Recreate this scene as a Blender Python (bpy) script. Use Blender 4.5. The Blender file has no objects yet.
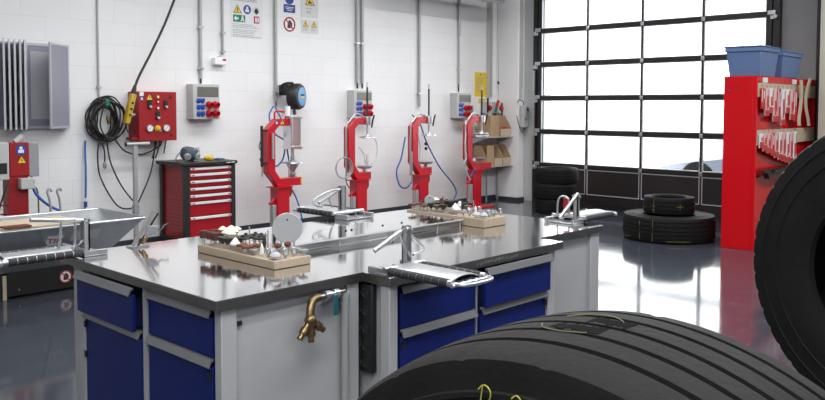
import bpy, bmesh, math, random
from mathutils import Vector, Matrix
random.seed(7)
PI = math.pi
SC = bpy.context.scene
COL = SC.collection

# ------------------------------------------------------------------ materials
def mat(name, col, rough=0.5, metal=0.0, spec=0.5, var=0.0, vscale=8.0, bump=0.0, bscale=40.0, coat=0.0, rvar=0.0):
    m = bpy.data.materials.new(name); m.use_nodes = True
    nt = m.node_tree; b = nt.nodes['Principled BSDF']
    b.inputs['Base Color'].default_value = (*col, 1); b.inputs['Roughness'].default_value = rough
    b.inputs['Metallic'].default_value = metal; b.inputs['Specular IOR Level'].default_value = spec
    b.inputs['Coat Weight'].default_value = coat; b.inputs['Coat Roughness'].default_value = 0.08
    if var or bump or rvar:
        tc = nt.nodes.new('ShaderNodeTexCoord')
    if var or rvar:
        n = nt.nodes.new('ShaderNodeTexNoise'); n.inputs['Scale'].default_value = vscale; n.inputs['Detail'].default_value = 5
        nt.links.new(tc.outputs['Object'], n.inputs['Vector'])
    if var:
        mx = nt.nodes.new('ShaderNodeMix'); mx.data_type = 'RGBA'
        mx.inputs[6].default_value = (*[c*(1-var) for c in col], 1); mx.inputs[7].default_value = (*[min(1, c*(1+var)) for c in col], 1)
        nt.links.new(n.outputs['Fac'], mx.inputs[0]); nt.links.new(mx.outputs[2], b.inputs['Base Color'])
    if rvar:
        mr = nt.nodes.new('ShaderNodeMapRange'); mr.inputs['To Min'].default_value = max(0.01, rough-rvar); mr.inputs['To Max'].default_value = rough+rvar
        nt.links.new(n.outputs['Fac'], mr.inputs['Value']); nt.links.new(mr.outputs['Result'], b.inputs['Roughness'])
    if bump:
        n2 = nt.nodes.new('ShaderNodeTexNoise'); n2.inputs['Scale'].default_value = bscale; n2.inputs['Detail'].default_value = 3
        nt.links.new(tc.outputs['Object'], n2.inputs['Vector'])
        bp = nt.nodes.new('ShaderNodeBump'); bp.inputs['Strength'].default_value = bump; bp.inputs['Distance'].default_value = 0.01
        nt.links.new(n2.outputs['Fac'], bp.inputs['Height']); nt.links.new(bp.outputs['Normal'], b.inputs['Normal'])
    return m

def block_wall(name, col, joint):
    m = mat(name, col, 0.55); nt = m.node_tree; b = nt.nodes['Principled BSDF']
    tc = nt.nodes.new('ShaderNodeTexCoord'); s = nt.nodes.new('ShaderNodeSeparateXYZ'); c = nt.nodes.new('ShaderNodeCombineXYZ')
    nt.links.new(tc.outputs['Object'], s.inputs[0]); nt.links.new(s.outputs[0], c.inputs[0]); nt.links.new(s.outputs[2], c.inputs[1])
    mp = nt.nodes.new('ShaderNodeMapping'); mp.inputs['Location'].default_value = (0, -0.045, 0); nt.links.new(c.outputs[0], mp.inputs[0])
    br = nt.nodes.new('ShaderNodeTexBrick'); br.inputs['Scale'].default_value = 1.0
    br.inputs['Brick Width'].default_value = 0.5; br.inputs['Row Height'].default_value = 0.248; br.inputs['Mortar Size'].default_value = 0.004
    br.inputs['Mortar Smooth'].default_value = 0.6
    br.inputs['Color1'].default_value = (*col, 1); br.inputs['Color2'].default_value = (*[x*0.975 for x in col], 1); br.inputs['Mortar'].default_value = (*joint, 1)
    nt.links.new(mp.outputs[0], br.inputs['Vector'])
    n = nt.nodes.new('ShaderNodeTexNoise'); n.inputs['Scale'].default_value = 1.3; n.inputs['Detail'].default_value = 6
    nt.links.new(tc.outputs['Object'], n.inputs['Vector'])
    mr = nt.nodes.new('ShaderNodeMapRange'); mr.inputs['From Min'].default_value = 0.3; mr.inputs['From Max'].default_value = 0.7
    mr.inputs['To Min'].default_value = 0.0; mr.inputs['To Max'].default_value = 0.09
    nt.links.new(n.outputs['Fac'], mr.inputs['Value'])
    mx = nt.nodes.new('ShaderNodeMix'); mx.data_type = 'RGBA'; mx.inputs[7].default_value = (0.45, 0.43, 0.42, 1)
    nt.links.new(mr.outputs['Result'], mx.inputs[0]); nt.links.new(br.outputs['Color'], mx.inputs[6]); nt.links.new(mx.outputs[2], b.inputs['Base Color'])
    bp = nt.nodes.new('ShaderNodeBump'); bp.inputs['Strength'].default_value = 0.35; bp.inputs['Distance'].default_value = 0.004; bp.invert = True
    nt.links.new(br.outputs['Fac'], bp.inputs['Height']); nt.links.new(bp.outputs['Normal'], b.inputs['Normal'])
    return m

def wood_mat(name, c1, c2, scale=6.0):
    m = mat(name, c1, 0.6); nt = m.node_tree; b = nt.nodes['Principled BSDF']
    tc = nt.nodes.new('ShaderNodeTexCoord'); mp = nt.nodes.new('ShaderNodeMapping'); mp.inputs['Scale'].default_value = (12, 1, 12)
    nt.links.new(tc.outputs['Object'], mp.inputs[0])
    n = nt.nodes.new('ShaderNodeTexNoise'); n.inputs['Scale'].default_value = scale; n.inputs['Detail'].default_value = 6
    nt.links.new(mp.outputs[0], n.inputs['Vector'])
    mx = nt.nodes.new('ShaderNodeMix'); mx.data_type = 'RGBA'; mx.inputs[6].default_value = (*c1, 1); mx.inputs[7].default_value = (*c2, 1)
    nt.links.new(n.outputs['Fac'], mx.inputs[0]); nt.links.new(mx.outputs[2], b.inputs['Base Color'])
    return m

def glass_mat():
    m = bpy.data.materials.new('clear_glass'); m.use_nodes = True; nt = m.node_tree; nt.nodes.clear()
    o = nt.nodes.new('ShaderNodeOutputMaterial'); mx = nt.nodes.new('ShaderNodeMixShader'); f = nt.nodes.new('ShaderNodeFresnel')
    t = nt.nodes.new('ShaderNodeBsdfTransparent'); g = nt.nodes.new('ShaderNodeBsdfGlossy'); g.inputs['Roughness'].default_value = 0.02
    t.inputs['Color'].default_value = (0.96, 0.98, 0.98, 1); f.inputs['IOR'].default_value = 1.3
    nt.links.new(f.outputs[0], mx.inputs[0]); nt.links.new(t.outputs[0], mx.inputs[1]); nt.links.new(g.outputs[0], mx.inputs[2]); nt.links.new(mx.outputs[0], o.inputs[0])
    return m

def floor_mat():
    m = mat('epoxy_floor', (0.075, 0.088, 0.115), 0.13, spec=0.6); nt = m.node_tree; b = nt.nodes['Principled BSDF']
    tc = nt.nodes.new('ShaderNodeTexCoord')
    n = nt.nodes.new('ShaderNodeTexNoise'); n.inputs['Scale'].default_value = 2.2; n.inputs['Detail'].default_value = 8; n.inputs['Roughness'].default_value = 0.65
    nt.links.new(tc.outputs['Object'], n.inputs['Vector'])
    mx = nt.nodes.new('ShaderNodeMix'); mx.data_type = 'RGBA'; mx.inputs[6].default_value = (0.028, 0.033, 0.044, 1); mx.inputs[7].default_value = (0.066, 0.075, 0.095, 1)
    nt.links.new(n.outputs['Fac'], mx.inputs[0])
    # scuffs and fine scratches
    w = nt.nodes.new('ShaderNodeTexNoise'); w.inputs['Scale'].default_value = 9.0; w.inputs['Detail'].default_value = 10; w.inputs['Distortion'].default_value = 1.5
    nt.links.new(tc.outputs['Object'], w.inputs['Vector'])
    mr = nt.nodes.new('ShaderNodeMapRange'); mr.inputs['From Min'].default_value = 0.56; mr.inputs['From Max'].default_value = 0.75; mr.inputs['To Max'].default_value = 0.16
    nt.links.new(w.outputs['Fac'], mr.inputs['Value'])
    m2 = nt.nodes.new('ShaderNodeMix'); m2.data_type = 'RGBA'; m2.inputs[7].default_value = (0.28, 0.29, 0.33, 1)
    nt.links.new(mr.outputs['Result'], m2.inputs[0]); nt.links.new(mx.outputs[2], m2.inputs[6]); nt.links.new(m2.outputs[2], b.inputs['Base Color'])
    r = nt.nodes.new('ShaderNodeMapRange'); r.inputs['To Min'].default_value = 0.05; r.inputs['To Max'].default_value = 0.13
    nt.links.new(n.outputs['Fac'], r.inputs['Value']); nt.links.new(r.outputs['Result'], b.inputs['Roughness'])
    bp = nt.nodes.new('ShaderNodeBump'); bp.inputs['Strength'].default_value = 0.04; bp.inputs['Distance'].default_value = 0.01
    n3 = nt.nodes.new('ShaderNodeTexNoise'); n3.inputs['Scale'].default_value = 3.0; nt.links.new(tc.outputs['Object'], n3.inputs['Vector'])
    nt.links.new(n3.outputs['Fac'], bp.inputs['Height']); nt.links.new(bp.outputs['Normal'], b.inputs['Normal'])
    return m

M = dict(
    wall=block_wall('painted_block', (0.85, 0.86, 0.865), (0.755, 0.765, 0.77)),
    white=mat('white_paint', (0.88, 0.88, 0.88), 0.5),
    ceil=mat('ceiling_grey', (0.55, 0.55, 0.55), 0.8),
    farwall=mat('far_wall_grey', (0.50, 0.50, 0.51), 0.8),
    concrete=mat('grey_concrete', (0.30, 0.30, 0.31), 0.8, var=0.12, vscale=3, bump=0.1),
    beige=mat('beige_paint', (0.50, 0.47, 0.40), 0.6, var=0.08),
    floor=floor_mat(),
    skirt=mat('dark_skirting', (0.035, 0.04, 0.05), 0.5),
    steel=mat('polished_stainless', (0.92, 0.92, 0.92), 0.09, 1.0, bump=0.02, bscale=7, rvar=0.03),
    edge=mat('edge_steel_dark_reflection', (0.30, 0.285, 0.27), 0.32, 1.0, var=0.15, vscale=12),  # worktop edge's dark reflection put into the base colour
    galv=mat('galvanised_steel', (0.55, 0.57, 0.59), 0.34, 0.85, var=0.18, vscale=25),
    chrome=mat('zinc_plated', (0.56, 0.58, 0.60), 0.30, 0.9, var=0.1, vscale=15),
    grip=mat('bright_grip_rail', (0.80, 0.80, 0.81), 0.35, 0.3),
    alu=mat('aluminium', (0.68, 0.69, 0.70), 0.3, 0.9),
    grey=mat('light_grey_enamel', (0.40, 0.41, 0.42), 0.4, var=0.04),
    handle=mat('grip_strip_grey', (0.21, 0.215, 0.225), 0.35, 0.3),
    blue=mat('deep_blue_enamel', (0.006, 0.015, 0.13), 0.35, spec=0.3),
    darkblue=mat('shadow_gap_blue', (0.006, 0.010, 0.05), 0.5),
    black=mat('black_plastic', (0.012, 0.012, 0.013), 0.45),
    blackmetal=mat('black_powder_coat', (0.018, 0.018, 0.018), 0.42),
    foam=mat('black_foam_sleeve', (0.03, 0.031, 0.033), 0.7),
    rubber=mat('tyre_rubber', (0.0095, 0.0092, 0.0092), 0.68, var=0.4, vscale=9, bump=0.15, bscale=60, spec=0.17, rvar=0.1),
    red=mat('bright_red_enamel', (0.50, 0.008, 0.020), 0.35, coat=0.15),
    redbox=mat('signal_red_paint', (0.31, 0.008, 0.012), 0.42),
    chestred=mat('chest_red_paint', (0.36, 0.008, 0.014), 0.3),
    cabred=mat('cabinet_red_gloss', (0.60, 0.003, 0.008), 0.25, spec=0.3, coat=0.15),
    redplug=mat('red_socket_plastic', (0.50, 0.01, 0.02), 0.35),
    blueplug=mat('blue_socket_plastic', (0.02, 0.08, 0.42), 0.35),
    ltgrey=mat('light_grey_plastic', (0.50, 0.51, 0.51), 0.45),
    midgrey=mat('mid_grey_plastic', (0.30, 0.31, 0.33), 0.4),
    smoke=mat('smoked_window', (0.16, 0.16, 0.14), 0.15),
    pipe=mat('grey_pipe', (0.42, 0.43, 0.43), 0.4, 0.4),
    brass=mat('brass', (0.23, 0.165, 0.085), 0.4, 1.0, var=0.2, vscale=30),
    teal=mat('teal_lever', (0.012, 0.09, 0.13), 0.4),
    bluehose=mat('blue_air_hose', (0.03, 0.13, 0.45), 0.4),
    whitehose=mat('pale_hose', (0.6, 0.61, 0.62), 0.4),
    yellow=mat('yellow_plastic', (0.72, 0.47, 0.02), 0.4),
    oldyellow=mat('worn_yellow_plastic', (0.50, 0.33, 0.02), 0.45, var=0.3, vscale=30),
    signyel=mat('sign_yellow', (0.80, 0.58, 0.03), 0.5),
    signblue=mat('sign_blue', (0.015, 0.06, 0.30), 0.5),
    signgreen=mat('sign_green', (0.0, 0.22, 0.12), 0.5),
    signred=mat('sign_red', (0.42, 0.02, 0.03), 0.5),
    paper=mat('white_sheet', (0.76, 0.77, 0.79), 0.6),
    palegrey=mat('pale_sheet_or_reflection', (0.66, 0.67, 0.68), 0.6),
    ink=mat('print_ink', (0.02, 0.02, 0.02), 0.6),
    textgrey=mat('small_print', (0.30, 0.31, 0.33), 0.6),
    wood=wood_mat('pale_pine', (0.60, 0.50, 0.38), (0.48, 0.38, 0.27)),
    card=mat('cardboard', (0.46, 0.32, 0.19), 0.75, var=0.1),
    cardpale=mat('pale_cardboard', (0.62, 0.52, 0.38), 0.75),
    stone=mat('brown_abrasive', (0.10, 0.035, 0.025), 0.85, bump=0.4, bscale=300),
    rust=mat('red_brown_abrasive', (0.17, 0.05, 0.03), 0.8, bump=0.4, bscale=300),
    cream=mat('cream_felt', (0.72, 0.68, 0.58), 0.8),
    whitestone=mat('white_abrasive', (0.80, 0.80, 0.80), 0.8),
    carbide=mat('dark_tungsten_grit', (0.035, 0.033, 0.03), 0.5, 0.4, bump=0.5, bscale=400),
    olive=mat('olive_grit', (0.10, 0.095, 0.07), 0.6, 0.3),
    discgrey=mat('pale_grey_disc', (0.45, 0.47, 0.49), 0.45),
    bin=mat('blue_bin_plastic', (0.11, 0.18, 0.35), 0.45, var=0.05),
    bindark=mat('blue_bin_inside', (0.06, 0.12, 0.30), 0.5),
    leather=mat('beige_strap', (0.58, 0.50, 0.37), 0.6),
    rail=mat('beige_rail', (0.55, 0.47, 0.34), 0.55),
    patchred=mat('patch_red', (0.50, 0.015, 0.02), 0.3),
    patchpink=mat('patch_film', (0.78, 0.50, 0.50), 0.25),
    chalk=mat('yellow_chalk', (0.42, 0.39, 0.04), 0.8),
    dimchalk=mat('old_chalk', (0.22, 0.20, 0.05), 0.8),
    skid=mat('worn_rubber', (0.004, 0.004, 0.004), 0.9, spec=0.08),
    faintchalk=mat('rubbed_chalk', (0.16, 0.15, 0.07), 0.8),
    glass=glass_mat(),
    doorblack=mat('black_door_frame', (0.012, 0.011, 0.011), 0.4),
    doorpanel=mat('dark_door_panel', (0.018, 0.014, 0.014), 0.45),
    bead=mat('pale_glazing_bead', (0.55, 0.57, 0.60), 0.35, 0.3),
    panelmesh=mat('grey_lilac_panel', (0.27, 0.27, 0.34), 0.4),
    panelpale=mat('pale_panel', (0.46, 0.47, 0.50), 0.35),
    car=mat('silver_blue_car', (0.30, 0.33, 0.40), 0.25, 0.5, coat=0.5),
    carglass=mat('car_window', (0.10, 0.13, 0.17), 0.08),
    asphalt=mat('pale_yard', (0.62, 0.62, 0.62), 0.9),
)

# ------------------------------------------------------------------ mesh building
class MB:
    def __init__(s): s.bm = bmesh.new(); s.mi = 0; s.mats = []
    def use(s, m):
        if m not in s.mats: s.mats.append(m)
        s.mi = s.mats.index(m); return s
    def _f(s, vs):
        try:
            f = s.bm.faces.new(vs); f.material_index = s.mi; return f
        except ValueError: return None
    def hexa(s, p):           # 8 points: bottom 4 ccw, top 4 ccw
        v = [s.bm.verts.new(q) for q in p]
        for a in ((3, 2, 1, 0), (4, 5, 6, 7), (0, 1, 5, 4), (1, 2, 6, 5), (2, 3, 7, 6), (3, 0, 4, 7)): s._f([v[i] for i in a])
        return s
    def box(s, x0, x1, y0, y1, z0, z1):
        x0, x1 = sorted((x0, x1)); y0, y1 = sorted((y0, y1)); z0, z1 = sorted((z0, z1))
        return s.hexa([(x0, y0, z0), (x1, y0, z0), (x1, y1, z0), (x0, y1, z0), (x0, y0, z1), (x1, y0, z1), (x1, y1, z1), (x0, y1, z1)])
    def taper(s, x0, x1, y0, y1, z0, z1, dx, dy):   # bottom shrunk by dx, dy on each side
        return s.hexa([(x0+dx, y0+dy, z0), (x1-dx, y0+dy, z0), (x1-dx, y1-dy, z0), (x0+dx, y1-dy, z0), (x0, y0, z1), (x1, y0, z1), (x1, y1, z1), (x0, y1, z1)])
    def prism(s, poly, ax, a, b):     # polygon in the plane normal to axis ax, extruded from a to b
        def P(u, v, w): return {0: (w, u, v), 1: (u, w, v), 2: (u, v, w)}[ax]
        A = [s.bm.verts.new(P(u, v, a)) for u, v in poly]; B = [s.bm.verts.new(P(u, v, b)) for u, v in poly]
        s._f(A[::-1]); s._f(B); n = len(poly)
        for i in range(n): s._f([A[i], A[(i+1) % n], B[(i+1) % n], B[i]])
        return s
    def bar(s, p, q, w, h, up=(0, 0, 1)):
        p, q = Vector(p), Vector(q); d = (q-p).normalized(); u = Vector(up)
        r = d.cross(u)
        if r.length < 1e-4: r = d.cross(Vector((0, 1, 0)))
        r.normalize(); u = r.cross(d); r *= w/2; u *= h/2
        return s.hexa([p-r-u, q-r-u, q+r-u, p+r-u, p-r+u, q-r+u, q+r+u, p+r+u])
    def cyl(s, p, q, r, r2=None, seg=20):
        return s.lathe([(0, r), (1, r if r2 is None else r2)], p, q, seg, norm=True)
    def lathe(s, prof, p, q, seg=24, norm=False, closed=False):   # prof: (distance along axis, radius)
        p, q = Vector(p), Vector(q); L = (q-p).length; d = (q-p).normalized()
        a = d.orthogonal().normalized(); b = d.cross(a)
        rings = []
        for t, r in prof:
            c = p + d*(t*L if norm else t)
            if r < 1e-6: rings.append([s.bm.verts.new(c)])
            else: rings.append([s.bm.verts.new(c+(a*math.cos(2*PI*k/seg)+b*math.sin(2*PI*k/seg))*r) for k in range(seg)])
        if len(rings[0]) > 1 and not closed: s._f(rings[0][::-1])
        if len(rings[-1]) > 1 and not closed: s._f(rings[-1])
        prs = list(zip(rings, rings[1:])) + ([(rings[-1], rings[0])] if closed else [])
        for A, B in prs:
            for k in range(seg):
                k2 = (k+1) % seg
                if len(A) == 1 and len(B) == 1: continue
                if len(A) == 1: s._f([A[0], B[k2], B[k]])
                elif len(B) == 1: s._f([A[k], A[k2], B[0]])
                else: s._f([A[k], A[k2], B[k2], B[k]])
        return s
    def tube(s, pts, r, seg=8, smooth=0, closed=False):
        P = [Vector(p) for p in pts]
        if smooth:
            Q = []; n = len(P); rng = range(n if closed else n-1)
            for i in rng:
                if closed: p0, p1, p2, p3 = P[i-1], P[i], P[(i+1) % n], P[(i+2) % n]
                else: p0, p1, p2, p3 = P[max(i-1, 0)], P[i], P[i+1], P[min(i+2, n-1)]
                for k in range(smooth):
                    t = k/smooth
                    Q.append(0.5*((2*p1)+(p2-p0)*t+(2*p0-5*p1+4*p2-p3)*t*t+(3*p1-p0-3*p2+p3)*t**3))
            if not closed: Q.append(P[-1])
            P = Q
        n = len(P); rings = []; prev = None
        for i in range(n):
            if closed: d = (P[(i+1) % n]-P[i-1])
            else: d = P[min(i+1, n-1)]-P[max(i-1, 0)]
            d = d.normalized() if d.length > 1e-9 else Vector((0, 0, 1))
            a = d.orthogonal().normalized() if prev is None else (prev-d*prev.dot(d)).normalized()
            prev = a; b = d.cross(a)
            rings.append([s.bm.verts.new(P[i]+(a*math.cos(2*PI*k/seg)+b*math.sin(2*PI*k/seg))*r) for k in range(seg)])
        if not closed: s._f(rings[0][::-1]); s._f(rings[-1])
        for A, B in list(zip(rings, rings[1:])) + ([(rings[-1], rings[0])] if closed else []):
            for k in range(seg): s._f([A[k], A[(k+1) % seg], B[(k+1) % seg], B[k]])
        return s
    def ball(s, c, r, sx=1, sy=1, sz=1, seg=16):
        c = Vector(c); rows = seg//2; R = []
        for i in range(rows+1):
            th = PI*i/rows
            if i in (0, rows): R.append([s.bm.verts.new(c+Vector((0, 0, r*sz*math.cos(th))))])
            else: R.append([s.bm.verts.new(c+Vector((r*sx*math.sin(th)*math.cos(2*PI*k/seg), r*sy*math.sin(th)*math.sin(2*PI*k/seg), r*sz*math.cos(th)))) for k in range(seg)])
        for A, B in zip(R, R[1:]):
            for k in range(seg):
                k2 = (k+1) % seg
                if len(A) == 1: s._f([A[0], B[k], B[k2]])
                elif len(B) == 1: s._f([A[k2], A[k], B[0]])
                else: s._f([A[k], B[k], B[k2], A[k2]])
        return s
    def build(s, name, m=None, parent=None, bevel=0, world=True):
        if m is not None and not s.mats: s.mats = [m]
        bm = s.bm; bmesh.ops.recalc_face_normals(bm, faces=bm.faces[:])
        for f in bm.faces: f.smooth = True
        for e in bm.edges:
            if len(e.link_faces) == 2 and e.calc_face_angle(0) > math.radians(38): e.smooth = False
        me = bpy.data.meshes.new(name)
        off = Vector((0, 0, 0))
        if parent is not None:
            top = parent
            while top.parent: top = top.parent
            if world: off = Vector(top.location)
        else:
            lo = Vector([min(v.co[i] for v in bm.verts) for i in range(3)]); hi = Vector([max(v.co[i] for v in bm.verts) for i in range(3)])
            off = Vector(((lo.x+hi.x)/2, (lo.y+hi.y)/2, lo.z)) if world else Vector((0, 0, 0))
        bmesh.ops.translate(bm, verts=bm.verts[:], vec=-off)
        bm.to_mesh(me); bm.free()
        for k in s.mats: me.materials.append(k)
        o = bpy.data.objects.new(name, me); COL.objects.link(o)
        if parent is not None: o.parent = parent
        else: o.location = off
        if bevel:
            b = o.modifiers.new('edge', 'BEVEL'); b.width = bevel; b.segments = 2; b.limit_method = 'ANGLE'; b.angle_limit = math.radians(50)
        return o

def tag(o, label=None, cat=None, group=None, kind=None):
    if label: o['label'] = label
    if cat: o['category'] = cat
    if group: o['group'] = group
    if kind: o['kind'] = kind
    return o
def thing(name, label, cat, loc, rz=0, group=None):
    o = bpy.data.objects.new(name, None); COL.objects.link(o); o.location = loc; o.rotation_euler = (0, 0, rz)
    o.empty_display_size = 0.05
    return tag(o, label, cat, group)
def copy_tree(o, parent=None):
    c = o.copy(); COL.objects.link(c)
    if parent is not None: c.parent = parent
    for ch in list(o.children): copy_tree(ch, c)
    return c
def struct(o): o['kind'] = 'structure'; return o
def text(body, m, parent, loc, rot, size, name='lettering', sx=1.0):
    cu = bpy.data.curves.new(name, 'FONT'); cu.body = body; cu.size = size; cu.align_x = 'CENTER'; cu.align_y = 'CENTER'
    cu.extrude = 0.0004; cu.materials.append(m)
    tmp = bpy.data.objects.new(name, cu); COL.objects.link(tmp)
    me = bpy.data.meshes.new_from_object(tmp.evaluated_get(bpy.context.evaluated_depsgraph_get()))
    bpy.data.objects.remove(tmp); bpy.data.curves.remove(cu)
    o = bpy.data.objects.new(name, me); COL.objects.link(o); o.parent = parent
    top = parent
    while top.parent: top = top.parent
    o.location = Vector(loc)-Vector(top.location); o.rotation_euler = rot; o.scale = (sx, 1, 1)
    return o
FACE = (PI/2, 0, 0)                 # lettering on a face that looks towards -Y

# ------------------------------------------------------------------ camera
cam = bpy.data.cameras.new('camera'); co = bpy.data.objects.new('camera', cam); COL.objects.link(co)
yaw, pit, rol = 0.806332623, -0.0482087267, 0.00212644751
fw = Vector((math.sin(yaw)*math.cos(pit), math.cos(yaw)*math.cos(pit), math.sin(pit)))
rr = Vector((math.cos(yaw), -math.sin(yaw), 0)); uu = rr.cross(fw)
r2 = rr*math.cos(rol)+uu*math.sin(rol); u2 = -rr*math.sin(rol)+uu*math.cos(rol)
co.matrix_world = Matrix(((r2.x, u2.x, -fw.x, 0), (r2.y, u2.y, -fw.y, 0), (r2.z, u2.z, -fw.z, 1.6), (0, 0, 0, 1)))
cam.sensor_width = 36; cam.lens = 811.02/825*36; cam.shift_y = -(200-145.52)/825; cam.clip_start = 0.05; cam.clip_end = 300
SC.camera = co

# ------------------------------------------------------------------ the setting
WY, DX, CZ = 8.68, 11.30, 4.6
struct(MB().box(-4.5, DX+0.2, -4.5, WY+0.2, -0.1, 0).build('floor', M['floor']))
struct(MB().box(-4.5, DX+0.2, WY, WY+0.2, 0, CZ).build('wall_back', M['wall']))
w = MB(); OP = (4.16, 7.80, 3.62)
w.use(M['white']).box(DX, DX+0.2, OP[1], WY, 0, CZ).box(DX, DX+0.2, OP[0], OP[1], OP[2], CZ).use(M['concrete']).box(DX, DX+0.2, -4.5, OP[0], 0, CZ)
wr = struct(w.build('wall_right'))
struct(MB().box(DX-0.006, DX-0.0005, 7.86, 8.2, 0, CZ).build('trim_1', M['ltgrey']))
struct(MB().box(-4.7, -4.5, -4.5, WY+0.2, 0, CZ).build('wall_left', M['farwall']))
struct(MB().box(-4.5, DX+0.2, -4.7, -4.5, 0, CZ).build('wall_front', M['farwall']))
struct(MB().box(-4.7, DX+0.2, -4.7, WY+0.2, CZ, CZ+0.1).build('ceiling', M['ceil']))
struct(MB().box(-4.5, 11.115, WY-0.015, WY-0.0005, 0, 0.075).build('baseboard_back', M['skirt']))
c = MB().box(11.13, DX-0.001, 8.2, WY-0.001, 0.05, CZ-0.001)
struct(c.build('column', M['white'], bevel=0.01))
struct(MB().box(11.12, DX-0.001, 8.185, WY-0.016, 0, 0.05).build('trim_2', M['skirt']))
struct(MB().box(10.6, DX-0.001, 2.2, 3.29, 0, CZ-0.001).build('column', M['beige']))
struct(MB().cyl((10.98, 3.42, 0), (10.98, 3.42, CZ-0.01), 0.03).build('gap_shade', M['black']))  # black cylinder stands in for the shade in the narrow gap

# sectional glazed door
door = thing('door_1', None, None, (DX-0.08, 5.98, 0)); struct(door)
X0, X1 = DX-0.10, DX-0.05
YL, YR = 7.86, 4.09
ZR = [0.635+0.5525*k for k in range(6)]
YS = [YL+(YR-YL)*k/4 for k in range(5)]
DY = abs(YS[1]-YS[0])
for i, z in enumerate(ZR):
    r = MB().box(X0, X1, YR, YL, z-0.036, z+0.036).build('rail', M['doorblack'], door)
MB().box(X0, X1, YR, YL, 0.0, 0.07).build('rail', M['doorblack'], door)
for k, y in enumerate(YS):
    hw = 0.035 if k in (0, 4) else 0.014
    yc = y-0.035 if k == 0 else y+0.035 if k == 4 else y
    MB().box(X0+0.004, X1, yc-hw, yc+hw, 0.07, 3.4).build('stile', M['doorblack'], door)
edges = [0.07]+ZR
for i in range(6):
    z0, z1 = edges[i]+0.036, edges[i+1]-0.036
    if i == 0: z0 = 0.07
    for k in range(4):
        ya, yb = YS[k]-(0.07 if k == 0 else 0.014), YS[k+1]+(0.07 if k == 3 else 0.014)
        if i == 0:
            MB().box(X0+0.012, X1-0.01, yb, ya, z0, z1).build('solid_panel', M['doorpanel'], door)
        else:
            MB().box(X0+0.03, X0+0.034, yb, ya, z0, z1).build('pane', M['glass'], door)
        f = MB(); t = 0.013
        zb = z0+0.13 if i == 0 else z0
        f.box(X0+0.002, X0+0.028, ya-t, ya, zb, z1).box(X0+0.002, X0+0.028, yb, yb+t, zb, z1)
        f.box(X0+0.002, X0+0.028, yb+t, ya-t, zb, zb+t).box(X0+0.002, X0+0.028, yb+t, ya-t, z1-t, z1)
        f.build('glazing_bead', M['bead'], door)
for i, z in enumerate(ZR[:-1]):
    for k in (1, 2, 3):
        MB().box(X0-0.012, X0, YS[k]-0.028, YS[k]+0.028, z-0.03, z+0.03).build('hinge', M['chrome'], door, bevel=0.006)
    for y, sgn in ((YL, 1), (YR, -1)):
        hb = MB().box(X0-0.02, X0, y-0.05, y+0.05, z-0.01, z+0.05).box(X0-0.03, X0-0.005, y+sgn*0.02-0.03, y+sgn*0.02+0.03, z-0.07, z-0.02)
        hb.cyl((X0-0.035, y+sgn*0.055, z-0.035), (X0+0.0, y+sgn*0.055, z-0.035), 0.03)
        hb.build('roller_hinge', M['chrome'], door, bevel=0.004)
for y in (YL+0.06, YR-0.06):
    MB().box(X0+0.01, DX-0.001, y-0.04, y+0.04, 0, 3.55).build('track', M['doorblack'], door)
tp = MB().box(X0-0.045, X0-0.015, YL+0.035, YL+0.075, 0.7, 2.2).build('track_cable_cover', M['galv'], door)
# faint red prohibition mark stuck on one pane
pm = MB(); 
pm.tube([(X0+0.028, 5.32+0.075*math.cos(a*PI/12), 1.365+0.075*math.sin(a*PI/12)) for a in range(24)], 0.003, 4, closed=True)
pm.bar((X0+0.028, 5.375, 1.415), (X0+0.028, 5.265, 1.315), 0.006, 0.006)
pm.build('prohibition_mark', M['patchpink'], door)

# yard outside
struct(MB().box(DX+0.21, 60, -30, 50, -0.12, -0.02).build('ground', M['asphalt']))

# ------------------------------------------------------------------ light
wd = bpy.data.worlds.new('sky'); SC.world = wd; wd.use_nodes = True
bg = wd.node_tree.nodes['Background']
sky = wd.node_tree.nodes.new('ShaderNodeTexSky'); sky.sky_type = 'HOSEK_WILKIE'; sky.turbidity = 6; sky.sun_direction = (-0.5, -0.3, 0.8)
mxw = wd.node_tree.nodes.new('ShaderNodeMix'); mxw.data_type = 'RGBA'; mxw.inputs[0].default_value = 0.9; mxw.inputs[7].default_value = (1.0, 1.0, 1.0, 1)
wd.node_tree.links.new(sky.outputs[0], mxw.inputs[6]); wd.node_tree.links.new(mxw.outputs[2], bg.inputs[0]); bg.inputs[1].default_value = 6.0
def area(name, loc, sx, sy, power, rot=(0, 0, 0), spread=180, col=(1, 1, 1)):
    l = bpy.data.lights.new(name, 'AREA'); l.shape = 'RECTANGLE'; l.size = sx; l.size_y = sy; l.energy = power; l.color = col
    l.spread = math.radians(spread); o = bpy.data.objects.new(name, l); COL.objects.link(o); o.location = loc; o.rotation_euler = rot
    return o
po = area('door_portal', (DX+0.25, 5.98, 1.85), 3.6, 3.5, 1, (0, PI/2, 0)); po.data.cycles.is_portal = True
area('unseen_overhead_light', (7.6, 7.1, 3.7), 7.6, 0.25, 62, spread=130)
area('unseen_overhead_light', (8.3, 0.6, 4.45), 4.0, 0.5, 190)  # unseen fill added for the red cabinet front and the tyres
area('unseen_overhead_light', (6.4, 6.2, 4.5), 9.4, 0.3, 120)  # unseen light added to brighten the upper back wall
area('unseen_overhead_light', (4.0, 4.2, 4.45), 7.0, 0.3, 140)
area('unseen_overhead_light', (4.0, 1.0, 4.45), 7.0, 0.3, 160)
area('unseen_overhead_light', (-1.2, 0.2, 4.45), 5.0, 0.4, 230)  # unseen fill added for the bench front and the nearest tyre sidewall
area('unseen_overhead_light', (0.5, -2.6, 4.45), 7.0, 0.4, 140)
SC.view_settings.view_transform = 'Standard'; SC.view_settings.look = 'None'; SC.view_settings.gamma = 1; SC.view_settings.exposure = 0.0
SC.view_settings.use_curve_mapping = False
SC.cycles.use_denoising = True
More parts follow.
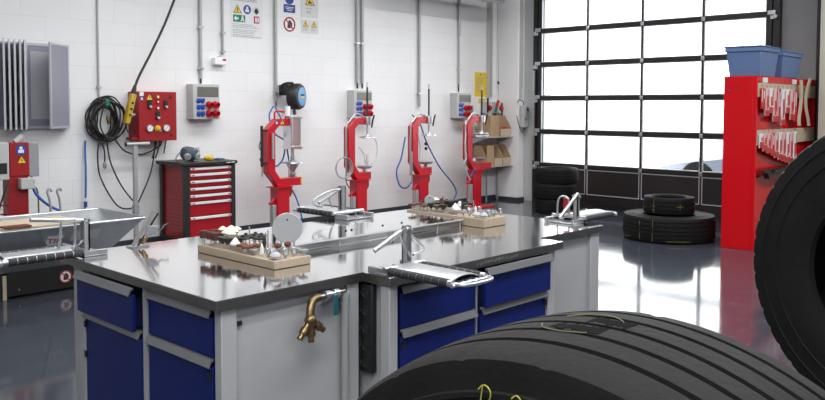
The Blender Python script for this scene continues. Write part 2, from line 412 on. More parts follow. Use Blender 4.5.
SC.cycles.max_bounces = 8; SC.cycles.glossy_bounces = 5; SC.cycles.diffuse_bounces = 4; SC.cycles.transparent_max_bounces = 12
SC.cycles.sample_clamp_indirect = 6; SC.cycles.caustics_reflective = False; SC.cycles.caustics_refractive = False
# ------------------------------------------------------------------ workbench
BT = 0.90
poly = [(1.59, 2.50), (2.305, 2.50), (2.305, 2.332), (3.565, 2.332), (3.565, 2.487), (4.225, 2.487), (4.225, 3.83), (1.59, 3.83)]
wt = thing('worktop', 'polished stainless steel worktop with a stepped front edge covering the whole island bench', 'worktop', (2.9, 3.1, BT-0.04))
MB().prism(poly, 2, BT-0.003, BT).build('top_sheet', M['steel'], wt)
rim = MB(); cx = sum(p[0] for p in poly)/8; cy = sum(p[1] for p in poly)/8
rim.prism([(x+(0.0005 if x < cx else -0.0005), y+(0.0005 if y < cy else -0.0005)) for x, y in poly], 2, BT-0.038, BT-0.003)
rim.build('folded_edge', M['edge'], wt)
sc = MB(); random.seed(3); x = 2.86
while x < 3.18:
    dx = random.uniform(0.006, 0.02); sc.bar((x, 2.3318, BT-0.024+random.uniform(-.004, .004)), (x+dx, 2.3318, BT-0.016+random.uniform(-.004, .006)), 0.001, 0.004); x += dx+random.uniform(0.004, 0.02)
tag(sc.build('scratched_scribble', M['galv'], wt), 'pale scratched scribble')

fr = thing('bench_frame', 'light grey enamelled steel frame with posts and plain side panels under the worktop', 'bench frame', (2.9, 3.1, 0))
def post(x0, x1, y0, y1): MB().box(x0, x1, y0, y1, 0.0, BT-0.039).build('post', M['grey'], fr, bevel=0.004)
post(1.622, 1.689, 2.516, 2.562); post(2.232, 2.298, 2.516, 2.56); post(2.312, 2.36, 2.345, 2.40); post(3.465, 3.525, 2.355, 2.40)
post(1.622, 1.66, 3.648, 3.70); post(4.112, 4.205, 2.50, 2.55); post(4.15, 4.205, 3.72, 3.80); post(1.64, 1.70, 3.74, 3.80)
MB().box(1.690, 2.231, 2.535, 2.55, 0.06, BT-0.039).build('side_panel', M['grey'], fr)
MB().box(3.545, 4.111, 2.517, 2.53, 0.06, BT-0.039).build('side_panel', M['grey'], fr)
MB().box(4.19, 4.20, 2.551, 3.719, 0.06, BT-0.039).build('side_panel', M['grey'], fr)
MB().box(1.70, 4.15, 3.77, 3.78, 0.06, BT-0.039).build('side_panel', M['grey'], fr)
MB().box(1.70, 1.717, 2.524, 2.534, 0.785, 0.80).build('latch', M['black'], fr)
MB().box(2.345, 2.372, 2.401, 2.56, 0.06, BT-0.039).build('side_panel', M['grey'], fr)

def cabinet(name_label, plane, a0, a1, face, depth, out=0.0):
    """plane 'x': front looks to -X at x=face, spans y a0..a1;  plane 'y': front looks to -Y at y=face, spans x a0..a1"""
    loc = (face+depth/2, (a0+a1)/2, 0) if plane == 'x' else ((a0+a1)/2, face+depth/2, 0)
    t = thing('drawer_cabinet', name_label, 'cabinet', loc)
    def B(mb, o0, o1, s0, s1, z0, z1):       # o = distance outwards from the face plane
        if plane == 'x': mb.box(face-o1, face-o0, s0, s1, z0, z1)
        else: mb.box(s0, s1, face-o1, face-o0, z0, z1)
        return mb
    def strip(z, o, par, name):
        h = MB(); e = 0.012
        pr = [(o-0.004, z+0.020), (o+0.010, z+0.018), (o+0.021, z-0.010), (o+0.017, z-0.014), (o+0.005, z+0.010), (o-0.004, z+0.012)]
        if plane == 'x': h.prism([(face-p, q) for p, q in pr], 1, a0+e, a1-e)
        else: h.prism([(face-p, q) for p, q in pr], 0, a0+e, a1-e)
        return h.build(name, M['handle'], par)
    b = MB()
    B(b, -depth, -0.002, a0, a1, 0.05, BT-0.041)
    b.build('body', M['grey'], t)
    g = MB(); B(g, -0.004, -0.0005, a0+0.01, a1-0.01, 0.06, 0.845).build('shadow_gap', M['darkblue'], t)
    d = MB(); B(d, out, out+0.018, a0+0.012, a1-0.012, 0.668, 0.822)
    d = d.build('drawer', M['blue'], t, bevel=0.003)
    if out > 0: B(MB(), 0.001, out-0.001, a0+0.03, a1-0.03, 0.68, 0.80).build('drawer_box', M['darkblue'], d)
    strip(0.832, out+0.016, d, 'handle')
    dr = MB(); B(dr, 0, 0.018, a0+0.012, a1-0.012, 0.07, 0.632)
    dr = dr.build('door', M['blue'], t, bevel=0.003)
    strip(0.645, 0.016, dr, 'handle')
    return t, dr, B
t, dr, B = cabinet('blue drawer cabinet at the far left bench end, drawer pulled slightly open', 'x', 3.10, 3.645, 1.640, 0.50, 0.04)
for z in (0.60, 0.46): tag(B(MB(), 0.019, 0.026, 3.622, 3.64, z-0.014, z+0.014).build('hinge', M['black'], dr), 'black hinge')
t, dr, B = cabinet('blue drawer cabinet on the left bench end beside the worktop corner, drawer shut', 'x', 2.565, 3.065, 1.640, 0.50)
tag(B(MB(), 0.019, 0.028, 2.582, 2.60, 0.585, 0.615).build('lock', M['black'], dr), 'black lock')
MB().box(1.622, 1.64, 3.067, 3.098, 0.05, BT-0.041).build('post', M['grey'], fr)
t, dr, B = cabinet('blue drawer cabinet in the stepped bench front beside the socket strip, drawer shut', 'y', 2.375, 2.888, 2.372, 0.50)
tag(B(MB(), 0.019, 0.026, 2.389, 2.405, 0.585, 0.615).build('lock', M['black'], dr), 'black lock')
t, dr, B = cabinet('blue drawer cabinet in the stepped bench front farther from the tap, drawer slightly out', 'y', 2.905, 3.455, 2.372, 0.50, 0.03)
tag(B(MB(), 0.019, 0.028, 3.425, 3.441, 0.585, 0.615).build('lock', M['black'], dr), 'black lock')

# socket strip on the side of the stepped cabinet
ss = thing('socket_strip', 'black vertical multi-socket strip in the dark gap beside the brass tap', 'socket strip', (2.335, 2.52, 0.47))
MB().box(2.314, 2.344, 2.452, 2.53, 0.47, 0.85).build('housing', M['black'], ss, bevel=0.008)
for k in range(5):
    z = 0.51+k*0.075; s = MB(); s.lathe([(0, 0.022), (0.004, 0.022), (0.004, 0.017), (0.001, 0.016)], (2.314, 2.49, z), (2.304, 2.49, z), 18)
    s.ball((2.311, 2.49, z+.008), 0.003).ball((2.311, 2.49, z-.008), 0.003); s.build('socket', M['blackmetal'], ss)
    MB().box(2.3105, 2.314, 2.522, 2.527, z-0.004, z+0.004).build('contact', M['chrome'], ss)

# brass tap with grey pipe
tap = thing('water_tap', 'brass three-outlet tap with teal lever on grey pipe against bench side panel', 'tap', (2.2, 2.50, 0.0))
MB().tube([(2.212, 2.508, 0.0), (2.212, 2.508, 0.80)], 0.016, 14).build('riser_pipe', M['pipe'], tap)
MB().lathe([(0, 0.019), (0.03, 0.019), (0.03, 0.022), (0.05, 0.022)], (2.212, 2.508, 0.775), (2.212, 2.508, 0.83), 12).build('union_nut', M['pipe'], tap)
MB().tube([(2.205, 2.508, 0.835), (2.16, 2.50, 0.835), (2.10, 2.497, 0.835), (2.05, 2.49, 0.835)], 0.013, 12).build('valve_pipe', M['edge'], tap)
MB().lathe([(0, .014), (.0, .021), (.028, .021), (.028, .016), (.05, .016), (.05, .021), (.075, .021), (.075, .014)], (2.165, 2.50, 0.835), (2.08, 2.495, 0.835), 14).build('ball_valve', M['chrome'], tap)
MB().box(2.118, 2.142, 2.466, 2.474, 0.755, 0.84).build('lever', M['teal'], tap, bevel=0.004)
MB().tube([(2.055, 2.49, 0.838), (2.02, 2.48, 0.832), (1.998, 2.47, 0.80), (1.992, 2.462, 0.77)], 0.017, 12, 4).build('elbow', M['brass'], tap)
mf = MB().ball((1.99, 2.46, 0.762), 0.024)
mf.build('manifold', M['brass'], tap)
for dx, dz in ((-0.058, -0.062), (0.0, -0.085), (0.062, -0.048)):
    q = Vector((1.99+dx, 2.455, 0.762+dz)); p = Vector((1.99, 2.46, 0.762))
    dd = (q-p).length
    MB().lathe([(0, .013), (dd*.45, .013), (dd*.45, .018), (dd*.72, .018), (dd*.72, .012), (dd, .013), (dd, .009), (dd*.8, .008)], p, q, 14).build('outlet', M['brass'], tap)

# raised shelf with lattice front
sh = thing('raised_shelf', 'low raised stainless shelf with lattice front along the bench rear', 'shelf', (2.97, 3.33, BT))
MB().box(2.31, 3.615, 3.055, 3.60, 0.9395, 0.9425).build('shelf_plate', M['steel'], sh)
MB().box(2.31, 3.615, 3.0525, 3.0545, 0.9355, 0.9425).build('lip_highlight', M['grip'], sh)  # highlight on the steel edge put in as a brighter lip colour
for x in (2.33, 2.67, 3.05, 3.40, 3.60):
    MB().cyl((x, 3.066, BT), (x, 3.066, 0.939), 0.005, seg=10).build('stud', M['galv'], sh)
for x in (2.40, 3.50): MB().cyl((x, 3.56, BT), (x, 3.56, 0.939), 0.005, seg=10).build('stud', M['galv'], sh)
for x in (2.83, 2.87, 3.10, 3.25): MB().cyl((x, 3.20, 0.9425), (x, 3.20, 0.9475), 0.006, seg=10).build('screw', M['blackmetal'], sh)
la = MB(); x = 2.33
while x < 3.59:
    la.bar((x, 3.075, 0.906), (x+0.028, 3.075, 0.936), 0.003, 0.0032); la.bar((x+0.028, 3.077, 0.906), (x, 3.077, 0.936), 0.003, 0.0032); x += 0.016
la.box(2.32, 3.61, 3.073, 3.079, 0.9035, 0.907).box(2.32, 3.61, 3.073, 3.079, 0.935, 0.9385)
la.build('lattice', M['galv'], sh)

# ------------------------------------------------------------------ tyre support brackets
def clamp(loc, rz, label, po, struts, rods, extra=None, base_z=0.0, curve=0.022):
    t = thing('tyre_bracket', label, 'bracket', loc, rz, 'tyre support brackets on the bench')
    L = dict(parent=t, world=False)
    b = MB().box(-0.105, 0.105, -0.125, -0.012, 0.001, 0.008)
    b.box(-0.105, -0.085, -0.125, -0.012, 0.008, 0.028).box(0.085, 0.105, -0.125, -0.012, 0.008, 0.028)
    b.build('base_plate', M['chrome'], bevel=0.002, **L)
    MB().tube([(-0.12, -0.012, 0.03), (0.12, -0.012, 0.03)], 0.011, 14).build('hinge_tube', M['chrome'], **L)
    for x in (-0.07, 0.0, 0.07): MB().lathe([(0, .009), (.006, .009), (.006, .005), (.02, .005)], (x, -0.08, 0.008), (x, -0.08, 0.03), 6).build('bolt', M['chrome'], **L)
    n = 14; pl = MB(); top = []; bot = []
    for i in range(n+1):
        u = -1+2*i/n; z = 0.022+curve*math.sqrt(max(0, 1-(u*0.98)**2)) if True else 0
        top.append((u*0.080, z)); bot.append((u*0.077, z-0.0035))
    pl.prism(top+bot[::-1], 1, 0.0, 0.325)
    pl.build('curved_plate', M['galv'], **L)
    for s in (-1, 1):
        pr = [(0, 0.008)]
        for k in range(8):
            a = 0.005+k*0.0405
            pr += [(a, 0.0172), (a+0.0355, 0.0172), (a+0.0365, 0.0135), (a+0.0395, 0.0135)]
        pr += [(0.33, 0.008)]
        MB().lathe(pr, (s*0.099, -0.002, 0.022), (s*0.099, 0.34, 0.022), 16).build('foam_sleeve', M['foam'], **L)
        MB().cyl((s*0.099, 0.004, 0.022), (s*0.099, 0.345, 0.022), 0.0152, seg=14).build('support_rod', M['galv'], **L)
    MB().tube([(-0.099, 0.325, 0.022), (-0.099, 0.36, 0.022), (-0.088, 0.385, 0.022), (-0.05, 0.40, 0.022), (0.05, 0.40, 0.022), (0.088, 0.385, 0.022), (0.099, 0.36, 0.022), (0.099, 0.325, 0.022)], 0.0075, 10, 4).build('end_loop', M['chrome'], **L)
    MB().tube([(-0.118, 0.355, 0.018), (0.118, 0.355, 0.018)], 0.008, 10).build('cross_rod', M['chrome'], **L)
    rb = MB()
    for x in (-0.06, -0.02, 0.025, 0.06): rb.tube([(x, 0.29, 0.014), (x+0.015, 0.345, 0.02), (x+0.01, 0.375, 0.016)], 0.006, 8, 3)
    rb.build('spring_rods', M['chrome'], **L)
    MB().box(-0.08, 0.08, 0.005, 0.30, 0.004, 0.010).build('under_plate', M['blackmetal'], **L)
    px, py, h, pw = po
    p = MB().box(px-pw/2, px+pw/2, py-0.004, py+0.004, 0.02, h).box(px-pw/2, px-pw/2+0.004, py-0.004, py+0.022, 0.02, h).box(px+pw/2-0.004, px+pw/2, py-0.004, py+0.022, 0.02, h)
    p.build('upright', M['galv'], **L)
    MB().tube([(px-pw/2-0.012, py+0.01, h-0.014), (px+pw/2+0.012, py+0.01, h-0.014)], 0.008, 10).build('pivot_bolt', M['chrome'], **L)
    for a, c in struts:
        MB().tube([a, c], 0.0105, 14).build('arm_tube', M['chrome'], **L)
    for pts in rods: MB().tube(pts, 0.006, 10, 4).build('bent_rod', M['chrome'], **L)
    if extra: extra(t)
    return t
clamp((2.42, 2.355, BT), PI, 'galvanised tyre bracket on the stepped bench front above blue drawers, plate hanging outwards',
      (-0.08, -0.085, 0.185, 0.034), [((-0.045, -0.075, 0.165), (0.09, -0.10, 0.092))],
      [[(-0.10, -0.08, 0.145), (-0.15, -0.085, 0.11), (-0.195, -0.085, 0.075), (-0.185, -0.085, 0.058), (-0.13, -0.085, 0.05)], [(-0.03, -0.07, 0.155), (-0.06, -0.07, 0.10), (-0.10, -0.07, 0.045)]])
clamp((1.62, 3.765, BT), PI/2, 'galvanised tyre bracket at the left bench end in front of the water tank',
      (-0.06, -0.045, 0.175, 0.05), [((-0.06, -0.03, 0.165), (-0.06, 0.21, 0.192))],
      [[(-0.055, 0.05, 0.175), (-0.062, 0.02, 0.178), (-0.065, 0.012, 0.165), (-0.065, 0.014, 0.06), (-0.065, 0.03, 0.045)], [(-0.03, 0.06, 0.17), (-0.03, 0.066, 0.10), (-0.03, 0.075, 0.045)], [(-0.07, 0.03, 0.045), (-0.05, -0.01, 0.05), (-0.03, -0.06, 0.085)]])
clamp((3.19, 3.60, 0.9435), 0, 'galvanised tyre bracket at the rear of the raised shelf beside a red press',
      (-0.01, 0.02, 0.185, 0.04), [((-0.02, 0.03, 0.17), (-0.19, 0.03, 0.095))],
      [[(-0.03, 0.02, 0.165), (-0.12, 0.03, 0.155), (-0.22, 0.04, 0.11), (-0.20, 0.05, 0.085), (-0.15, 0.05, 0.07)], [(-0.03, 0.04, 0.16), (-0.09, 0.05, 0.12), (-0.07, 0.05, 0.06)]])
def red_cover(t):
    tag(MB().lathe([(0, .012), (.004, .020), (.085, .020), (.089, .012)], (-0.02, -0.01, 0.055), (-0.02, -0.01, 0.145), 14).build('spring_cover', M['redplug'], t, world=False), 'red spring cover')
clamp((4.232, 2.72, BT), -PI/2, 'galvanised tyre bracket with a red spring cover at the right bench end',
      (0.05, -0.02, 0.17, 0.03), [((0.07, -0.215, 0.05), (0.065, -0.02, 0.175))],
      [[(-0.06, -0.05, 0.03), (-0.06, -0.04, 0.13), (-0.03, -0.03, 0.155), (0.0, -0.02, 0.13), (0.0, -0.01, 0.03)], [(0.03, 0.0, 0.14), (0.02, 0.01, 0.08), (0.01, 0.02, 0.03)]], red_cover)

# inclined valve unit at the rear corner of the bench
vu = thing('air_valve_unit', 'slanted steel rail with grey valve box and brass fitting at bench rear', 'valve unit', (1.95, 3.75, BT))
MB().box(1.90, 1.99, 3.72, 3.79, BT+0.0005, BT+0.008).build('foot', M['galv'], vu)
MB().bar((1.915, 3.75, BT+0.008), (2.03, 3.75, 1.068), 0.012, 0.016, (0, 1, 0)).build('slanted_rail', M['alu'], vu)
MB().bar((1.935, 3.735, BT+0.008), (2.045, 3.735, 1.06), 0.006, 0.010, (0, 1, 0)).build('slanted_rail', M['blackmetal'], vu)
MB().hexa([(1.965, 3.70, 0.955), (2.015, 3.70, 0.965), (2.015, 3.74, 0.965), (1.965, 3.74, 0.955), (1.985, 3.70, 1.005), (2.035, 3.70, 1.0), (2.035, 3.74, 1.0), (1.985, 3.74, 1.005)]).build('valve_box', M['midgrey'], vu, bevel=0.003)
MB().lathe([(0, .006), (.01, .010), (.03, .010), (.03, .014), (.04, .014), (.05, .006)], (1.955, 3.725, 0.915), (1.975, 3.725, 0.962), 12).build('fitting', M['brass'], vu)
MB().tube([(2.03, 3.72, 0.985), (2.06, 3.73, 0.978), (2.09, 3.76, 0.99), (2.13, 3.79, 0.995)], 0.004, 8, 5).build('cable', M['black'], vu)
# ------------------------------------------------------------------ tyres
def tyre_mesh(name, R, rb, w, grooves, gd, gw, parent=None, seg=120, lug=0.006, lugn=4, sidegroove=True):
    """tyre about local x, from x=0 (face side) to x=w"""
    rs = R-0.022*R/0.55                                      # shoulder radius
    prof = []                                                # (x, r, lug flag)
    H = rs-rb
    prof += [(0.055*w+0.02, rb, 0), (0.03*w+0.006, rb+0.006, 0), (0.035*w, rb+0.05*H+0.012, 0), (0.012*w, rb+0.2*H, 0), (0.002*w, rb+0.38*H, 0), (0.0, rb+0.5*H, 0)]
    if sidegroove: prof += [(0.0005, rb+0.56*H, 0), (-0.003, rb+0.57*H, 0), (-0.003, rb+0.60*H, 0), (0.001, rb+0.61*H, 0)]
    prof += [(0.008*w, rb+0.74*H, 0)]
    if sidegroove: prof += [(0.012*w, rb+0.80*H, 0), (0.012*w-0.003, rb+0.81*H, 0), (0.014*w-0.003, rb+0.84*H, 0), (0.016*w, rb+0.85*H, 0)]
    prof += [(0.022*w, rb+0.9*H, 0), (0.026*w, rs-0.010, 1), (0.034*w, rs+0.003, 1), (0.085*w, R-0.011*R/0.55, 1)]
    left = prof[:]
    mid = []
    def crown(x): u = 2*x/w-1; return R-0.011*(R/0.55)*abs(u/0.83)**2.6
    xs = []
    for g in grooves:
        mid += [(g-gw/2-0.0015, crown(g-gw/2), 0), (g-gw/2+0.001, crown(g)-gd, 0), (g+gw/2-0.001, crown(g)-gd, 0), (g+gw/2+0.0015, crown(g+gw/2), 0)]
    full = []
    gs = sorted(mid)
    for i, q in enumerate(gs):
        full.append(q)
        if i % 4 == 3 and i < len(gs)-1:
            xm = (q[0]+gs[i+1][0])/2; full.append((xm, crown(xm), 0))
    prof = left + full + [(w-x, r, f) for x, r, f in reversed(left)]
    # inner casing
    prof += [(w-0.055*w-0.035, rb+0.012, 0), (w-0.06*w-0.012, rb+0.25*H, 0), (w-0.05*w-0.01, rb+0.5*H, 0), (w-0.12*w, rb+0.8*H, 0), (w*0.5, R-gd-0.02, 0), (0.12*w, rb+0.8*H, 0), (0.05*w+0.01, rb+0.5*H, 0), (0.06*w+0.012, rb+0.25*H, 0), (0.055*w+0.035, rb+0.012, 0)]
    bm = bmesh.new(); rings = []
    for x, r, f in prof:
        ring = []
        for k in range(seg):
            rk = r-(lug if f and k % lugn == 0 else 0)
            ring.append(bm.verts.new((x, rk*math.cos(2*PI*k/seg), rk*math.sin(2*PI*k/seg))))
        rings.append(ring)
    n = len(rings)
    for i in range(n):
        A, B = rings[i], rings[(i+1) % n]
        for k in range(seg): bm.faces.new([A[k], A[(k+1) % seg], B[(k+1) % seg], B[k]])
    bmesh.ops.recalc_face_normals(bm, faces=bm.faces[:])
    for f in bm.faces: f.smooth = True
    for e in bm.edges:
        if e.calc_face_angle(0) > math.radians(32): e.smooth = False
    me = bpy.data.meshes.new(name); bm.to_mesh(me); bm.free(); me.materials.append(M['rubber'])
    o = bpy.data.objects.new(name, me); COL.objects.link(o)
    if parent: o.parent = parent
    return o

TR = 0.62
ft = tyre_mesh('tyre', TR, 0.31, 0.41, [0.085, 0.145, 0.205, 0.265, 0.325], 0.014, 0.012, seg=264, lug=0.0025, lugn=11)
ft.location = (0.963, 0.669, TR); ft.rotation_euler = (0, 0, 0.024)
tag(ft, 'big black truck tyre standing on edge nearest the camera, yellow chalk on its sidewall', 'tyre')
# chalk writing: strokes on the sidewall (y grows to the left there)
def chalk(parent, strokes, ox, oy, oz, s, x=-0.006, r=0.0018, name='chalk_mark'):
    b = MB()
    for st in strokes: b.tube([(x, oy-u*s, oz+v*s) for u, v in st], r, 6, 3)
    return tag(b.build(name, M['chalk'], parent, world=False), 'yellow chalk writing')
Rst = [[(0.05, 0), (0.2, 1.0)], [(0.05, 0.85), (0.25, 1.02), (0.45, 0.9), (0.42, 0.65), (0.16, 0.5)], [(0.16, 0.5), (0.3, 0.3), (0.45, 0.0)]]
Dst = [[(0.75, 0.42), (1.02, 0.46)]]
Tst = [[(1.12, 0.86), (1.28, 0.98), (1.42, 0.86), (1.28, 0.6)], [(1.28, 0.6), (1.44, 0.5), (1.42, 0.2), (1.25, 0.05), (1.1, 0.12)]]
Zst = [[(1.66, 0.75), (1.8, 0.86), (1.97, 0.7), (1.9, 0.35), (1.72, 0.15), (1.58, 0.35), (1.66, 0.75)]]
ck = chalk(ft, Rst+Dst+Tst+Zst, 0, 0.109, 0.497, 0.058, r=0.0011)
# dark skid patch on the tread with yellow crayon ring
pt = MB()
random.seed(5)
for xx, ww, n0, n1 in ((0.175, 0.046, 0, 5), (0.235, 0.046, -1, 3)):
    for k in range(n0*3, n1*3):
        a = PI/2-(-0.01+k*0.01); rr_ = TR+0.0005; b_ = a-0.0098
        l_, h_ = xx-ww*random.uniform(.22, .5), xx+ww*random.uniform(.25, .5)
        pt.hexa([(l_, (rr_-.004)*math.cos(a), (rr_-.004)*math.sin(a)), (h_, (rr_-.004)*math.cos(a), (rr_-.004)*math.sin(a)), (h_, (rr_-.004)*math.cos(b_), (rr_-.004)*math.sin(b_)), (l_, (rr_-.004)*math.cos(b_), (rr_-.004)*math.sin(b_)),
                 (l_, rr_*math.cos(a), rr_*math.sin(a)), (h_, rr_*math.cos(a), rr_*math.sin(a)), (h_, rr_*math.cos(b_), rr_*math.sin(b_)), (l_, rr_*math.cos(b_), rr_*math.sin(b_))])
tag(pt.build('worn_patch', M['skid'], ft, world=False), 'dark worn patch on the tread')
rc = MB(); pts = []
for k in range(20):
    t = 2*PI*k/20; a = PI/2-0.08+0.11*math.cos(t); xx = 0.205+0.068*math.sin(t); pts.append((xx, (TR+0.001)*math.cos(a), (TR+0.001)*math.sin(a)))
MB().tube(pts[2:9], 0.001, 5, 2).build('chalk_ring', M['faintchalk'], ft, world=False); MB().tube(pts[11:18], 0.001, 5, 2).build('chalk_ring', M['faintchalk'], ft, world=False)

rt = tyre_mesh('tyre', 0.542, 0.305, 0.30, [0.06, 0.12, 0.18, 0.24], 0.012, 0.010, seg=288, lug=0.006, lugn=6)
rt.location = (2.957, 0.656, 1.047); rt.rotation_euler = (0, 0, -0.197)
tag(rt, 'black truck tyre raised on a stand at the right edge, hiding the red cabinet', 'tyre')
st = thing('tyre_stand', 'low grey steel stand with two rollers carrying the raised truck tyre', 'stand', (3.10, 0.63, 0), -0.197)
for x in (-0.16, 0.16):
    MB().box(x-0.025, x+0.025, -0.34, 0.34, 0, 0.05).build('foot_rail', M['midgrey'], st, world=False)
    for y in (-0.24, 0.24): MB().box(x-0.02, x+0.02, y-0.02, y+0.02, 0.05, 0.498).build('leg', M['midgrey'], st, world=False)
    MB().box(x-0.02, x+0.02, -0.26, 0.26, 0.40, 0.44).build('cross_beam', M['midgrey'], st, world=False)
for y in (-0.24, 0.24):
    MB().cyl((-0.19, y, 0.526), (0.19, y, 0.526), 0.028, seg=20).build('roller', M['galv'], st, world=False)

def lying(cx, cy, z, R, rb, w, label, grooves, rz=0, seg=96, group=None, lugn=3, lug=0.004):
    o = tyre_mesh('tyre', R, rb, w, grooves, 0.010, 0.010, seg=seg, lug=lug, lugn=lugn)
    o.rotation_euler = (0, -PI/2, rz); o.location = (cx, cy, z)     # axis vertical
    tag(o, label, 'tyre', group); return o
lt = lying(9.28, 4.56, 0.003, 0.545, 0.30, 0.305, 'truck tyre lying flat on the floor before the glazed door', [0.05, 0.10, 0.15, 0.20, 0.25])
st2 = lying(9.30, 4.57, 0.312, 0.305, 0.195, 0.20, 'smaller tyre lying on top of the flat truck tyre, yellow crosses on its tread', [0.05, 0.10, 0.15])
# chalk crosses and stripes on the treads (local x = height, angle around)
def on_tread(parent, R, marks, name='chalk_mark'):
    b = MB()
    for (x0, a0, x1, a1) in marks:
        b.tube([(x0+(x1-x0)*i/6, (R+0.0)*math.cos(a0+(a1-a0)*i/6), (R+0.0)*math.sin(a0+(a1-a0)*i/6)) for i in range(7)], 0.003, 5)
    return tag(b.build(name, M['dimchalk'], parent, world=False), 'yellow chalk marks')
# direction towards the camera seen from the tyre is about (-0.89,-0.45): in local (x up) coords y=cos,z=sin ; world x = -local z
def ang(wx, wy): return math.atan2(-wx, wy)
AC = ang(-0.89, -0.45)
on_tread(st2, 0.303, [(0.06, AC+0.42, 0.14, AC+0.42), (0.10, AC+0.55, 0.10, AC+0.28), (0.02, AC-0.62, 0.18, AC-0.62), (0.10, AC-0.56, 0.10, AC-0.70), (0.05, AC-0.56, 0.05, AC-0.70)])
on_tread(lt, 0.542, [(0.02, AC-0.35, 0.28, AC-0.35), (0.04, AC-0.66, 0.25, AC-0.66), (0.035, AC+0.45, 0.035, AC-0.05), (0.05, AC-0.95, 0.04, AC-1.2)])
lab = ['lowest car tyre of the stack of three beside the white column', 'middle car tyre of the stack of three beside the white column', 'topmost car tyre of the stack of three beside the white column']
for k in range(3):
    lying(10.33+(0.01, -0.015, 0.005)[k], 6.90+(0, 0.012, -0.01)[k], 0.0035+0.229*k, 0.325, 0.205, 0.222, lab[k], [0.06, 0.11, 0.16], rz=k*0.7)

# ------------------------------------------------------------------ red cabinet with repair strips and bins
rc = thing('storage_cabinet', 'tall glossy red cabinet with hanging repair strips, beside the glazed door', 'cabinet', (10.07, 3.645, 0))
MB().box(9.09, 11.05, 3.50, 3.83, 0, 1.945).build('body', M['cabred'], rc, bevel=0.004)
MB().box(9.09, 9.115, 3.46, 3.499, 0, 1.945).build('side_frame', M['cabred'], rc)
MB().box(11.025, 11.05, 3.46, 3.499, 0, 1.945).build('side_frame', M['cabred'], rc)
MB().box(10.06, 10.085, 3.475, 3.499, 0.95, 1.85).build('divider', M['cabred'], rc)
MB().box(9.116, 11.024, 3.465, 3.499, 1.87, 1.945).build('top_rail', M['cabred'], rc)
tag(MB().box(9.12, 11.02, 3.462, 3.472, 1.715, 1.868).build('hanging_rail', M['rail'], rc), 'beige upper rail')
tag(MB().box(9.12, 11.02, 3.462, 3.472, 1.175, 1.345).build('hanging_rail', M['rail'], rc), 'beige lower rail')
for x in (9.33, 10.26):
    MB().box(x-0.07, x+0.07, 3.460, 3.4645, 1.875, 1.932).build('label_card', M['paper'], rc)
tag(MB().lathe([(0, .012), (.004, .012), (.006, 0)], (9.09, 3.77, 1.79), (9.08, 3.77, 1.79), 14).build('lock', M['signblue'], rc), 'blue lock')
MB().lathe([(0, .011), (.004, .011), (.006, 0)], (9.09, 3.675, 1.815), (9.08, 3.675, 1.815), 14).build('lock', M['black'], rc)
br = thing('tool_shelf', 'black bracket shelf on the red cabinet below the lower strips', 'shelf', (9.6, 3.44, 0.80))
MB().prism([(9.18, 0.895), (10.1, 0.895), (10.1, 0.85), (9.5, 0.82), (9.36, 0.79), (9.3, 0.86), (9.18, 0.87)], 1, 3.40, 3.458).build('tray', M['blackmetal'], br)
MB().box(9.42, 10.0, 3.36, 3.40, 0.86, 0.89).build('edge', M['blackmetal'], br)
ordn = ['first', 'second', 'third', 'fourth', 'fifth', 'sixth', 'seventh', 'eighth', 'ninth', 'tenth', 'eleventh', 'twelfth']
def strips(xs, zt, lens, row, style):
    for i, (x, L) in enumerate(zip(xs, lens)):
        kind = style[i]
        t = thing('repair_strip', f'{"red" if kind == "r" else "pink film" if kind == "p" else "white and red"} repair strip on the {row} rail of the red cabinet, {ordn[i]} from left', 'repair strip', (x, 3.45, zt-L), 0, f'repair strips on the {row} rail')
        w_ = 0.055
        MB().box(x-w_, x+w_, 3.436, 3.452, zt-L, zt-0.02).build('film_pack', M['patchred' if kind == 'r' else 'patchpink' if kind == 'p' else 'paper'], t, bevel=0.003)
        b = MB(); random.seed(i*7+len(row))
        if kind == 'r': b.box(x-w_*.85, x-w_*.55, 3.4335, 3.4358, zt-L+.08, zt-.03); b.box(x+w_*.1, x+w_*.5, 3.4335, 3.4358, zt-L*.55, zt-.05)
        else: b.box(x-w_*.35, x+w_*.35, 3.4335, 3.4358, zt-L+.08, zt-L*random.uniform(.2, .45)); b.box(x+w_*.55, x+w_*.85, 3.4335, 3.4358, zt-L*.7, zt-.04)
        b.build('printed_marks', M['paper' if kind == 'r' else 'patchred'], t)
        MB().box(x-w_, x+w_, 3.432, 3.4355, zt-L-0.0, zt-L+0.07).build('end_label', M['patchred'], t)
        MB().tube([(x, 3.4585, zt+0.01), (x, 3.444, zt+0.012), (x, 3.444, zt-0.03)], 0.004, 6, 3).build('hook', M['chrome'], t)
strips([9.22, 9.34, 9.46, 9.585, 9.70, 9.84, 9.985, 10.13, 10.235], 1.83, [0.25, 0.33, 0.30, 0.40, 0.41, 0.44, 0.30, 0.38, 0.40], 'upper', 'rpwprwwpr')
strips([9.20, 9.31, 9.425, 9.54, 9.66, 9.78, 9.90, 10.02, 10.14, 10.26], 1.325, [0.18, 0.22, 0.25, 0.28, 0.31, 0.34, 0.36, 0.38, 0.40, 0.41], 'lower', 'wpprpwpwpw')
ls = thing('leather_strap', 'beige leather strap curving down over the upper rail of the red cabinet', 'strap', (10.46, 3.42, 1.37))
